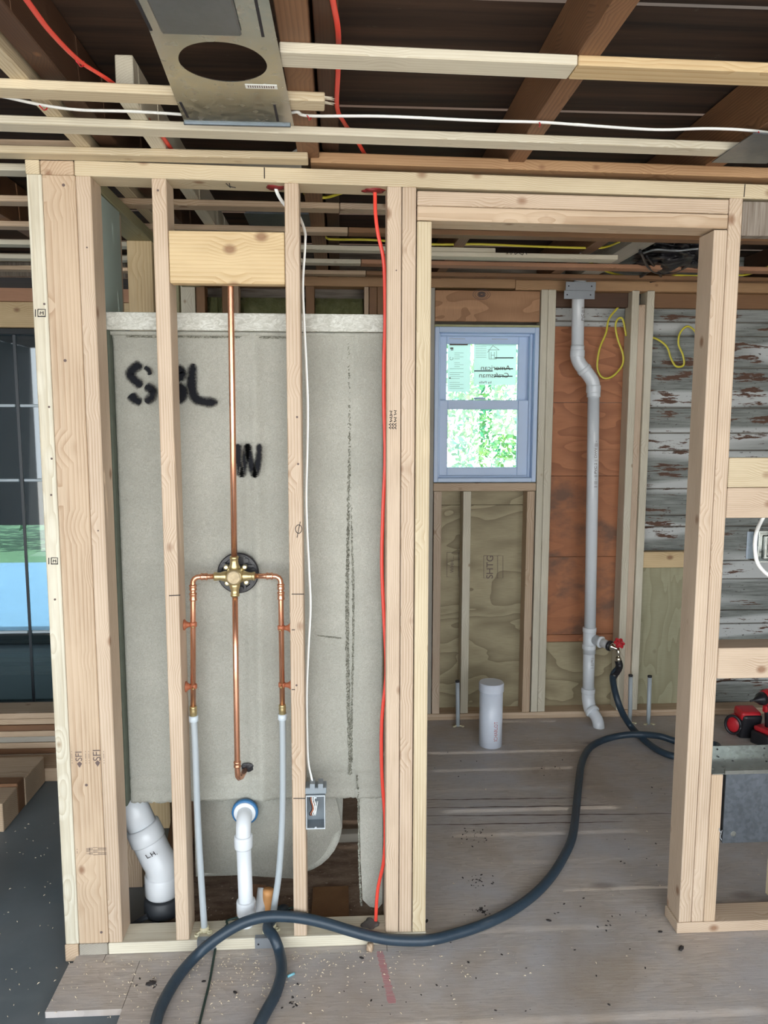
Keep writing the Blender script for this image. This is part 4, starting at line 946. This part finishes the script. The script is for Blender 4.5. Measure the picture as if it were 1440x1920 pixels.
# galvanised register box at lower right
gb = thing('register_box', 'galvanised sheet metal duct box set between studs right of the doorway', 'duct box', (1.3, .05, .3))
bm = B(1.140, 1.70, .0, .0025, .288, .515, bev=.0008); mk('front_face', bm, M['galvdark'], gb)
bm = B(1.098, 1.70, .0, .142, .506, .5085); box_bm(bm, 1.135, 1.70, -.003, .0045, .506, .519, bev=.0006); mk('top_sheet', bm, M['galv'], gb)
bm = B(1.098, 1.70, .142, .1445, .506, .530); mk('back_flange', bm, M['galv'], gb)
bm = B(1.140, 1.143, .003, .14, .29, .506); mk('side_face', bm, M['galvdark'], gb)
mk('knockout', ring_along((1.172, -.0002, .318), (0, -1, 0), [(0, .0085), (.001, .0085), (.0012, .0065), (.0002, .0062), (.0002, 0.0001)], 24), M['galv'], gb)
bm = bmesh.new()
for px, py in ((1345, 1405), (1433, 1403), (1347, 1419), (1374, 1426), (1437, 1427)): ring_along(at(px, py, Y=.1415) if py < 1410 else at(px, py, Z=.509), (0, -1, 0) if py < 1410 else (0, 0, 1), [(0, .0028), (.0006, .0028), (.0007, .001)], 10, bm)
mk('screw_hole', bm, M['ink'], gb)
mk('wire_hook', T([(1.134, .01, .345), (1.128, .0, .335), (1.132, -.004, .325), (1.137, .0, .330), (1.133, .0, .31), (1.136, -.003, .30)], .0016, seg=6, smooth_n=4), M['steel'], gb, True)

# ================================================================ BATHROOM OBJECTS
vp = thing('vent_pipe', 'tall white vent pipe with an S offset standing against the orange plywood', 'pipe', (1.3, 1.62, 0))
r2 = .0302; yv = 1.665
def V_(px, py, Y=yv): return at(px, py, Y=Y)
mk('pipe_run', T([V_(1090, 505), V_(1084, 560), V_(1082.8, 660)], r2, seg=28), M['pvc'], vp, True)
up1, up2 = V_(1082.5, 655), V_(1113, 738)
mk('offset_fitting', T([V_(1083, 648), V_(1082, 668), V_(1087, 682), V_(1096, 694), V_(1104, 704), V_(1111, 716), V_(1113, 730), V_(1113, 745)], r2+.003, seg=28, smooth_n=5), M['pvc'], vp, True)
socket(V_(1082.8, 656), (0, 0, -1), .035, r2+.0045, vp); socket(V_(1113, 722), (0, 0, -1), .040, r2+.0045, vp)
d_ = (V_(1101, 700)-V_(1092, 688)).normalized(); socket(V_(1093, 690), d_, .022, r2+.0052, vp)
mk('pipe_run', T([V_(1113, 735), V_(1111, 900), V_(1106, 1185)], r2-.001, seg=28), M['pvc'], vp, True)
socket(V_(1105.5, 1176), (0, 0, -1), .026, r2+.004, vp)
mk('tee_fitting', T([V_(1105.5, 1180), V_(1104.5, 1225)], r2+.0025, seg=28), M['pvc'], vp, True)
socket(V_(1104.5, 1208), (0, 0, -1), .026, r2+.004, vp)
tb = V_(1108, 1196); bd = Vector((.55, -.8, -.12)).normalized()
mk('tee_branch', ring_along(tb, bd, [(0, .026), (.055, .026), (.057, .030), (.066, .031), (.068, .028)], 28), M['pvc'], vp, True)
mk('branch_stub', ring_along(tb+bd*.06, bd, [(0, .0215), (.05, .0215)], 24), plain('grey pvc', (.5, .5, .5), .4), vp, True)
mk('pipe_run', T([V_(1104.5, 1212), V_(1103, 1300)], r2-.0005, seg=28), M['pvc'], vp, True)
socket(V_(1103, 1290), (0, 0, -1), .028, r2+.0045, vp)
mk('floor_elbow', T([V_(1103, 1297), (1.277, yv-.002, .115), (1.281, yv-.018, .075), (1.289, yv-.04, .05)], r2+.003, seg=28, smooth_n=6), M['pvc'], vp, True)
mk('floor_elbow', T([(1.287, yv-.034, .062), (1.298, yv-.06, .045), (1.304, yv-.085, .022), (1.306, yv-.098, -.02), (1.306, yv-.1, -.05)], r2-.001, seg=28, smooth_n=6), M['pvc'], vp, True)
socket(Vector((1.284, yv-.028, .070)), Vector((.35, -.75, -.55)), .022, r2+.0055, vp)
text('pipe_print', '|| ||| - || PVC 2 || DWV ||| -', .017, M['stamp'], vp, V_(1114, 870)+Vector((-.002, -r2-.0006, 0)), (-.02, 0, 1), (-1, 0, 0), sx=1.25)
text('pipe_print', '|| - ||| || PVC ||', .016, M['stamp'], vp, V_(1108, 1240)+Vector((-.004, -r2-.0008, 0)), (0, 0, 1), (-1, 0, 0), sx=.6)
text('pipe_print', 'PVC ||| ||', .018, M['stamp'], vp, V_(1090, 590)+Vector((-.002, -r2-.0006, 0)), (0, 0, 1), (-1, 0, 0), sx=1.0)
# strap plates across the top plate
sp = thing('strap_plate', 'grey perforated steel strap bridging the notched plate above the vent pipe', 'metal plate', (1.18, 1.62, 2.19))
ysp = 1.6275
def quad_plate(nm, a, b, ys_):
    p0, p1 = at(*a, Y=ys_), at(*b, Y=ys_); o = mk(nm, B(p0.x, p1.x, ys_, ys_+.002, p1.z, p0.z, bev=.0005), M['steel'], sp)
    for fx in (.1, .86): mk('bolt_hole', ring_along((p0.x+(p1.x-p0.x)*fx, ys_, (p0.z+p1.z)/2), (0, -1, 0), [(0, .0035), (.0005, .0035), (.0006, .001)], 10), M['ink'], sp)
    return p0, p1
quad_plate('plate_upper', (1061, 528), (1117, 545), ysp); quad_plate('plate_lower', (1058, 544.5), (1115, 561), ysp-.001)
bm = B(1.10, 1.25, ysp+.0015, 1.70, 2.229, 2.231); mk('plate_return', bm, M['steel'], sp)
# hose bib
fb = thing('hose_valve', 'chrome and black faucet with a red wheel handle on the vent pipe tee', 'faucet', tb+bd*.11)
vb = tb+bd*.108
mk('rubber_plug', ring_along(vb, bd, [(0, .024), (.002, .027), (.014, .027), (.016, .022)], 28), M['black'], fb, True)
CH_ = plain('chrome', (.75, .72, .62), .18, 1)
mk('valve_body', ring_along(vb+bd*.016, bd, [(0, .021), (.012, .019), (.02, .010), (.036, .010), (.04, .004)], 24), CH_, fb, True)
q = vb+bd*.045+Vector((.008, 0, 0))
mk('spout', T([q+Vector((0, 0, .004)), q+Vector((.004, -.004, -.02)), q+Vector((.005, -.005, -.045))], .0095, seg=16), CH_, fb, True)
hc = q+Vector((.004, -.012, .030)); bm = bmesh.new(); pts = []
ax = Vector((.1, -.75, .6)).normalized(); e1 = ax.orthogonal().normalized(); e2 = ax.cross(e1)
P = [hc+(e1*math.cos(a)+e2*math.sin(a))*(.021+.0045*math.cos(6*a)) for a in [k*math.pi/24 for k in range(49)]]
tube_bm(bm, P, .0045, seg=8)
for k in range(3): a = k*math.pi/3; tube_bm(bm, [hc-(e1*math.cos(a)+e2*math.sin(a))*.02, hc+(e1*math.cos(a)+e2*math.sin(a))*.02], .004, seg=6)
ring_along(hc-ax*.01, ax, [(0, .007), (.016, .007), (.018, .004)], 12, bm)
mk('wheel_handle', bm, M['redplastic'], fb, True)
hb = q+Vector((.005, -.006, -.045))
mk('hose_coupling', ring_along(hb, (0, 0, -1), [(0, .0125), (.004, .0145), (.018, .0145), (.022, .012)], 20), CH_, fb, True)
# capped pipe
cp = thing('capped_pipe', 'upright white capped pipe standing on the bathroom floor below the window', 'pipe', (.716, 1.392, 0))
pc = Vector((.7135, 1.393, 0)); pr = .0555
mk('pipe_run', ring_along(pc+Vector((0, 0, -.03)), (0, 0, 1), [(0, pr), (.31, pr)], 48), M['pvccap'], cp, True)
mk('pipe_cap', ring_along(pc+Vector((0, 0, .268)), (0, 0, 1), [(0, pr+.001), (.002, pr+.004), (.038, pr+.004), (.043, pr+.001), (.044, 0.0001)], 48), M['pvccap'], cp, False)
tx = text('lettering', 'ICHARLOT', .026, M['redink'], cp, (0, 0, 0), (1, 0, 0), (0, 1, 0), depth=.0002)
for v in tx.data.vertices:                      # wrap the vertical print round the pipe
    u, vv = v.co.x, v.co.y; a = -math.pi/2 + .28 - vv/pr*1.0
    v.co = pc+Vector((math.cos(a)*(pr+.0006), math.sin(a)*(pr+.0006), .085+u*.78))
# pex stubs
for i, (pt_, lb) in enumerate((((.592, 1.625), 'milky plastic pipe stub in the floor left of the capped pipe'), ((1.575, 1.60), 'milky plastic pipe stub at the right edge of the doorway, black tip'), ((1.485, 1.62), 'milky plastic pipe stub behind the black hose in front of the three studs'))):
    x_, y_ = pt_; zt = .235 if i == 0 else .252
    r_ = thing('pipe_stub', lb, 'pipe', (x_, y_, 0), 'pipe stubs in the bathroom floor')
    mk('pipe_run', T([(x_, y_, -.02), (x_-.002, y_, .1), (x_-.006 if i != 1 else x_-.004, y_, zt)], .0105, seg=16), M['pex'], r_, True)
    mk('black_tip', ring_along((x_-.006 if i != 1 else x_-.004, y_, zt-.004), (0, 0, 1), [(0, .0112), (.008, .0112), (.010, .009)], 16), M['black'], r_, True)
    bm = bmesh.new()
    for q_ in (-1, 1): ring_along((x_+q_*.022, y_-.012, 0), (0, 0, 1), [(0, .008), (.005, .008), (.006, .004)], 12, bm); tube_bm(bm, [(x_, y_, .003), (x_+q_*.022, y_-.012, .003)], .004, seg=6)
    mk('floor_clip', bm, bpy.data.materials['cream plastic'], r_, True)

# hose
hr = .0155
H0 = [hb+Vector((0, 0, -.018)), hb+Vector((.003, -.004, -.05)), A(1149, 1270, Y=1.50), A(1160, 1320, Y=1.42), A(1180, 1358, Z=.05), A(1205, 1385, Z=.024), A(1235, 1407, Z=.017), A(1265, 1418, Z=.017), A(1300, 1420, Z=.017), A(1340, 1410, Z=.017), A(1345, 1398, Z=.017), A(1320, 1394, Z=.017), A(1285, 1393, Z=.017), A(1262, 1388, Z=.017), A(1235, 1380, Z=.03), A(1200, 1377, Z=.046), A(1165, 1379, Z=.03), A(1130, 1388, Z=.018), A(1105, 1403, Z=.0165), A(1091, 1430, Z=.0165), A(1085, 1470, Z=.0165), A(1080, 1520, Z=.0165), A(1073, 1570, Z=.0165), A(1055, 1610, Z=.0165), A(1030, 1648, Z=.0165), A(995, 1683, Z=.0165), A(950, 1713, Z=.0165), A(900, 1736, Z=.0165), A(850, 1752, Z=.0165), A(800, 1763, Y=-.019), A(735, 1762, Y=-.021), A(690, 1754, Y=-.021), A(650, 1743, Y=-.020), A(610, 1731, Y=-.019), A(570, 1722, Y=-.019), A(530, 1718, Y=-.019), A(490, 1720, Y=-.02), A(450, 1733, Y=-.025), A(410, 1757, Y=-.04), A(370, 1790, Z=.030), A(335, 1830, Z=.0165), A(308, 1875, Z=.0165), A(293, 1915, Z=.0165), A(288, 1965, Z=.0165), A(310, 2010, Z=.0165), A(370, 2030, Z=.0165), A(430, 2000, Z=.0165), A(470, 1950, Z=.0165), A(497, 1900, Z=.0165), A(518, 1860, Z=.0165), A(528, 1820, Z=.0165), A(524, 1785, Z=.025), A(514, 1758, Z=.054), A(502, 1736, Z=.058), (-.185, .10, .054), (-.175, .15, .0)]
P = crom(H0, 6)
hs_ = tag(mk('rubber_hose', T(P, hr, seg=16), M['hose'], None, True), 'long dark navy hose snaking from the bathroom faucet across the floor in a loop', 'hose')
mk('hose_sleeve', T(crom(H0[:3], 6), hr+.0025, seg=16), M['black'], hs_, True)
cable('thin_cord', [A(560, 1700, Y=.12), A(438, 1722, Z=.045), A(425, 1735, Z=.042), A(409, 1757, Z=.020), A(402, 1790, Z=.004), A(393, 1840, Z=.004), A(381, 1890, Z=.004), A(370, 1935, Z=.004)], .0035, 'cord', 'thin dark green cord lying on the floor inside the hose loop', cat='cord')

# power tools
def drill(root, bx_, by_, bz_, s, ang=0, lean=0):
    X = lambda x, y, z: Matrix.Rotation(ang, 3, 'Z') @ Vector((x*s, y*s, z*s)) + Vector((bx_, by_, bz_))
    def bb(n, x0, x1, y0, y1, z0, z1, mat, bev=.006):
        bm = B(x0*s, x1*s, y0*s, y1*s, z0*s, z1*s, bev=bev*s, seg=2); bm.transform(Matrix.Translation((bx_, by_, bz_)) @ Matrix.Rotation(ang, 4, 'Z')); return mk(n, bm, mat, root, True)
    bb('battery', -.04, .04, -.055, .055, 0, .05, M['black'], .008)
    bb('battery_collar', -.036, .036, -.045, .045, .05, .068, M['redplastic'], .006)
    mk('grip', T([X(0, .005, .065), X(0, .0, .11), X(0, -.012, .165)], .0185*s, seg=16, ry=.024*s), M['black'], root, True)
    mk('motor_housing', ring_along(X(0, .07, .185), X(0, -1, .185)-X(0, 0, .185), [(0, .02*s), (.01*s, .03*s), (.09*s, .032*s), (.12*s, .026*s)], 24), M['redplastic'], root, True)
    mk('gear_case', ring_along(X(0, -.045, .185), X(0, -1, .185)-X(0, 0, .185), [(0, .027*s), (.02*s, .022*s), (.03*s, .013*s), (.045*s, .008*s), (.05*s, .004*s), (.07*s, .003*s)], 20), M['black'], root, True)
    bb('trigger', -.008, .008, -.038, -.018, .13, .155, M['redplastic'], .003)
d1 = thing('cordless_driver', 'red and black cordless driver standing upright on the floor at the right photo edge', 'power tool', (2.03, 1.32, 0), 'cordless tools')
drill(d1, 2.06, 1.33, .0, 1.28, R(-68))
d2 = thing('cordless_driver', 'smaller red and black cordless tool lying left of the upright driver', 'power tool', (1.93, 1.42, 0), 'cordless tools')
bm = B(-.05, .05, -.05, .05, 0, .14, bev=.02, seg=3); bm.transform(Matrix.Translation((2.0, 1.45, 0)) @ Matrix.Rotation(R(15), 4, 'X')); mk('tool_body', bm, M['black'], d2, True)
bm = B(-.055, .045, -.045, .04, .10, .145, bev=.014, seg=3); bm.transform(Matrix.Translation((2.0, 1.44, 0)) @ Matrix.Rotation(R(8), 4, 'X')); mk('tool_top', bm, M['redplastic'], d2, True)
mk('tool_head', ring_along((1.975, 1.46, .055), (-.7, -.7, .1), [(0, .05), (.03, .052), (.05, .045), (.062, .03), (.064, .012)], 28), M['redplastic'], d2, True)
mk('tool_ring', T([Vector((1.925, 1.42, .062))+Vector((.036*math.cos(a)*.7, -.036*math.cos(a)*.7, .045*math.sin(a))) for a in [k*math.pi/12 for k in range(25)]], .007, seg=8), M['black'], d2, True)

# ================================================================ LEFT ROOM
# glass door behind with grid bars
dr1 = struct(bpy.data.objects.new('door_1', None)); C.objects.link(dr1); dr1.location = (-1.7, 2.0, 0)
DX0, DX1, DZ0, DZ1 = -2.55, -.86, -.03, 2.01
mk('door_frame', frame_bm(DX0, DX1, DZ0, DZ1, 1.98, 2.05, .06, .05, .06, .03), M['darkwall'], dr1)
mk('door_glass', B(DX0+.05, DX1-.04, 2.012, 2.017, DZ0+.05, DZ1-.02), M['glassdoor'], dr1)
gx = at(40, 900, Y=2.0).x; gzs = [at(40, q_, Y=2.0).z for q_ in (760, 900, 1185)]
gm = plain('grid bar', (.05, .06, .07), .3)
bm = bmesh.new()
for x_ in (gx, gx-.42, gx+.40): box_bm(bm, x_-.007, x_+.007, 2.004, 2.011, DZ0+.05, DZ1-.02)
mk('grid_bar', bm, gm, dr1)
bm = bmesh.new(); wm = plain('painted bevel glint', (.62, .72, .78), .25)  # pale bar colour stands in for reflections off the chamfers
for z_ in gzs:
    for (xa, xb) in ((DX0+.05, gx-.43), (gx-.41, gx-.012), (gx+.012, gx+.39)): box_bm(bm, xa, xb, 2.0, 2.011, z_-.009, z_+.006, bev=.003)
mk('grid_bar', bm, wm, dr1)
board('door_header_beam', -2.6, -.862, 1.955, 2.06, 2.14, 2.206, M['red'], 'reddish beam above the glass door in the left room, upper one', 'beam')
board('door_header_beam', -2.6, -.862, 1.955, 2.06, 2.012, 2.138, M['yellow'], 'wide tan beam directly above the glass door in the left room', 'beam')
board('door_header_beam', -2.6, -.862, 1.94, 1.978, 2.26, 2.33, M['weathered'], 'weathered beam high over the glass door in the left room', 'beam')
board('door_header_beam', -2.6, -.862, 1.93, 1.969, 2.331, 2.371, M['pine'], 'pale thin board against the ceiling over the glass door', 'board')
# porch outside the glass
bm = B(-7, 0, 4.5, 4.56, -.6, -.27); box_bm(bm, -7, 0, 4.5, 4.56, .66, 3); box_bm(bm, -3.9, -3.75, 4.5, 4.56, -.27, .66)
struct(mk('wall_porch', bm, M['darkwall'])); struct(mk('ceiling', B(-7, 0, 2.08, 4.56, 2.42, 2.46), M['sheath'])); struct(mk('wall_porch', B(-.30, -.22, 2.08, 4.5, -.4, 2.42), M['darkwall']))
tag(mk('blue_tarp', B(-9, -1.2, 4.7, 8.4, -.40, -.375, bev=.01), M['tarp']), 'pale blue tarp spread on the ground outside the glass door', 'tarp')

# lumber stack under the glass door
random.seed(5)
z = .005; k = 0
mats = ['tan', 'fir', 'old', 'tan', 'fir', 'tan', 'old', 'tan', 'tan']
names = ['lowest', 'second', 'third', 'fourth', 'fifth', 'sixth', 'seventh', 'eighth', 'top']
while k < 9:
    board('stacked_board', -2.4, -1.09-random.uniform(0, .04), 1.30+random.uniform(-.004, .004), 1.44, z-.019, z+.026-.019, M[mats[k]] if k != 4 else M['grey'], 'flat brown board in the stack under the glass door, %s from the floor' % names[k] if k not in (0, 8) else 'flat brown board in the stack under the glass door, the %s' % names[k], 'board', 'stacked boards under the glass door'); z += .028; k += 1
Gt = 'timber blocks in front of the board stack'
for (xe, y0, y1, h, lb) in ((-1.292, .735, .872, .115, 'thick timber block with a sawn end, nearest the camera at the left photo edge'), (-1.292, .875, .938, .125, 'narrow timber block, second from the left photo edge'), (-1.29, .941, 1.145, .118, 'wide timber block with a sawn end, third from the left photo edge'), (-1.22, 1.15, 1.295, .06, 'low timber block partly hidden by the white corner stud')):
    board('timber_block', -1.95, xe, y0, y1, -.018, h-.018, M['tan'] if h != .125 else M['old'], lb, 'timber', Gt, bev=.003)

# ================================================================ GREENERY
def tree(label, cx, cy, z0, z1, rad, n, seed, ls=.09):
    rs = random.Random(seed); t = thing('leafy_tree', label, 'tree', (cx, cy, -.4), 'trees outside')
    bm = bmesh.new()
    for i in range(n):
        a = rs.uniform(0, 6.283); b = rs.uniform(-1, 1); r_ = rad*rs.uniform(.2, 1)**.5; q_ = math.sqrt(1-b*b)
        c_ = Vector((cx+r_*q_*math.cos(a), cy+r_*q_*math.sin(a)*.6, (z0+z1)/2+(z1-z0)/2*b*rs.uniform(.3, 1)))
        u = Vector((rs.uniform(-1, 1), rs.uniform(-1, 1), rs.uniform(-1, 1))).normalized(); v = u.orthogonal().normalized(); s = ls*rs.uniform(.5, 1.2)
        vs = [bm.verts.new(c_+u*s), bm.verts.new(c_+v*s*.45+u*s*.1), bm.verts.new(c_-u*s), bm.verts.new(c_-v*s*.45+u*s*.1)]; bm.faces.new(vs)
    mk('foliage', bm, M['leaf'], t)
    bm = bmesh.new(); tube_bm(bm, [(cx, cy, -.42), (cx+.05, cy, (z0+z1)/2), (cx, cy, z1*.85)], .08, seg=10, radii=[.12, .09, .03])
    for k in range(5): a = k*1.3; tube_bm(bm, [(cx, cy, z0+.3+.2*k), (cx+math.cos(a)*rad*.22, cy+math.sin(a)*rad*.3, z0+.9+.25*k)], .03, seg=6)
    mk('trunk', bm, M['bark'], t)
tree('leafy sunlit tree outside the bathroom window, left side', .62, 5.4, -.4, 3.4, 1.25, 4200, 1, .05)
tree('leafy sunlit tree outside the bathroom window, right side', 2.55, 6.9, -.4, 3.8, 1.3, 4200, 2, .05)
tree('leafy tree seen through the glass door at the left', -4.3, 10.5, -.4, 3.4, 2.6, 1700, 3, .14)

# ================================================================ DEBRIS
rs = random.Random(11)
def inplate(x, y): return -.02 < y < .1 and (x < .25 or x > 1.0)
bm = bmesh.new(); n = 0
for i in range(900):
    if i < 520: x, y = rs.gauss(-.25, .3), -.02-abs(rs.gauss(0, .13))
    elif i < 640: x, y = rs.uniform(-.62, .1), rs.uniform(.1, .3)
    elif i < 780: x, y = rs.uniform(-1.3, -.8), rs.uniform(-.4, .8)
    else: x, y = rs.uniform(.25, 1.9), rs.uniform(-.6, 1.5)
    if inplate(x, y): continue
    zf = -.019 if x < -.79 else (-.034 if (y > .09 and x < .13) else 0)
    a = rs.uniform(0, 6.28); s = rs.uniform(.0012, .0042); c_ = Vector((x, y, zf+.0012)); u = Vector((math.cos(a), math.sin(a), rs.uniform(-.2, .3)))*s; v = Vector((-math.sin(a), math.cos(a), .2))*s*.45
    tube_bm(bm, [c_-u, c_+Vector((0, 0, s*.4)), c_+u], s*.35, seg=4, radii=[s*.1, s*.4, s*.1])
tag(mk('wood_shavings', bm, M['shaving']), 'tiny pale wood shavings scattered over the floor', 'shavings', kind='stuff')
bm = bmesh.new()
def crumb(x, y, s, zf=0.0):
    a = rs.uniform(0, 6.28); b_ = len(bm.verts); r_ = bmesh.ops.create_icosphere(bm, subdivisions=1, radius=s)
    for v in r_['verts']: v.co = Vector((x+v.co.x*math.cos(a)*1.4-v.co.y*math.sin(a)*.7, y+v.co.x*math.sin(a)*1.4+v.co.y*math.cos(a)*.7, zf+s*.35+v.co.z*.4))*1.0
for (px, py, r_, n_) in ((890, 1570, 30, 26), (900, 1650, 30, 22), (905, 1710, 28, 16), (1030, 1440, 40, 8), (860, 1440, 50, 6), (1240, 1480, 30, 5), (1130, 1720, 80, 12), (545, 1880, 25, 14), (290, 1840, 40, 8), (700, 1850, 150, 14), (1000, 1800, 200, 16), (1180, 1600, 60, 8)):
    for _ in range(n_):
        p = at(px+rs.gauss(0, r_*.5), py+rs.gauss(0, r_*.28), Z=0)
        if not inplate(p.x, p.y): crumb(p.x, p.y, rs.uniform(.0015, .004))
for (px, py, s) in ((1277, 1780, .011), (1029, 1727, .007), (902, 1706, .008), (283, 1846, .012), (800, 1728, .007), (906, 1711, .006), (1238, 1748, .006), (382, 1841, .005), (678, 1797, .006), (441, 1862, .006)):
    p = at(px, py, Z=0); crumb(p.x, p.y, s)
tag(mk('dark_crumbs', bm, M['crumb']), 'small black crumbs and chips scattered over the plywood floor', 'debris', kind='stuff')
cable('plastic_straw', [A(539, 1831, Z=.004), A(552, 1825, Z=.004)], .0035, 'cyan', 'short cyan plastic offcut on the floor right of the hose loop', cat='offcut', n=0)
tag(mk('wood_plug', ring_along(at(694, 1776, Z=.012), (1, -.3, 0), [(-.008, .012), (.006, .013), (.008, .011)], 16), M['tan'], None, True), 'small round wood plug on the floor against the bottom plate', 'wood plug')
flr = bpy.data.objects['floor']
def flat_line(px0, py0, px1, py1, wd, mat, nm, z=.0004):
    p, q = at(px0, py0, Z=0), at(px1, py1, Z=0); d = (q-p).normalized(); n_ = Vector((-d.y, d.x, 0))*wd; bm = bmesh.new()
    vs = []; K = 24
    for i in range(K+1):
        c_ = p+(q-p)*i/K; k_ = (.4+.6*math.sin(math.pi*i/K))*(1+.3*math.sin(i*2.3)); o_ = Vector((0, .0015*math.sin(i*.9), z)); vs.append((bm.verts.new(c_+n_*k_+o_), bm.verts.new(c_-n_*k_+o_)))
    for a, b in zip(vs, vs[1:]): bm.faces.new((a[0], b[0], b[1], a[1]))
    mk(nm, bm, M[mat], flr)
for a in ((800, 1500, 1100, 1496), (800, 1515, 1142, 1510), (800, 1530, 1262, 1526), (800, 1547, 1168, 1541)): flat_line(*a, .0035, 'stamp', 'floor_crack')
p, q = at(712, 1785, Z=0), at(735, 1880, Z=0)
bm = bmesh.new(); 
for k in range(40):
    t_ = k/39; c_ = p+(q-p)*t_; wx = .011*rs.uniform(.75, 1.1); box_bm(bm, c_.x-wx, c_.x+wx, c_.y-.0026*rs.uniform(.5, 1), c_.y+.0026*rs.uniform(.5, 1), .0001, .0004)
mk('chalk_mark', bm, M['pinkink'], flr)
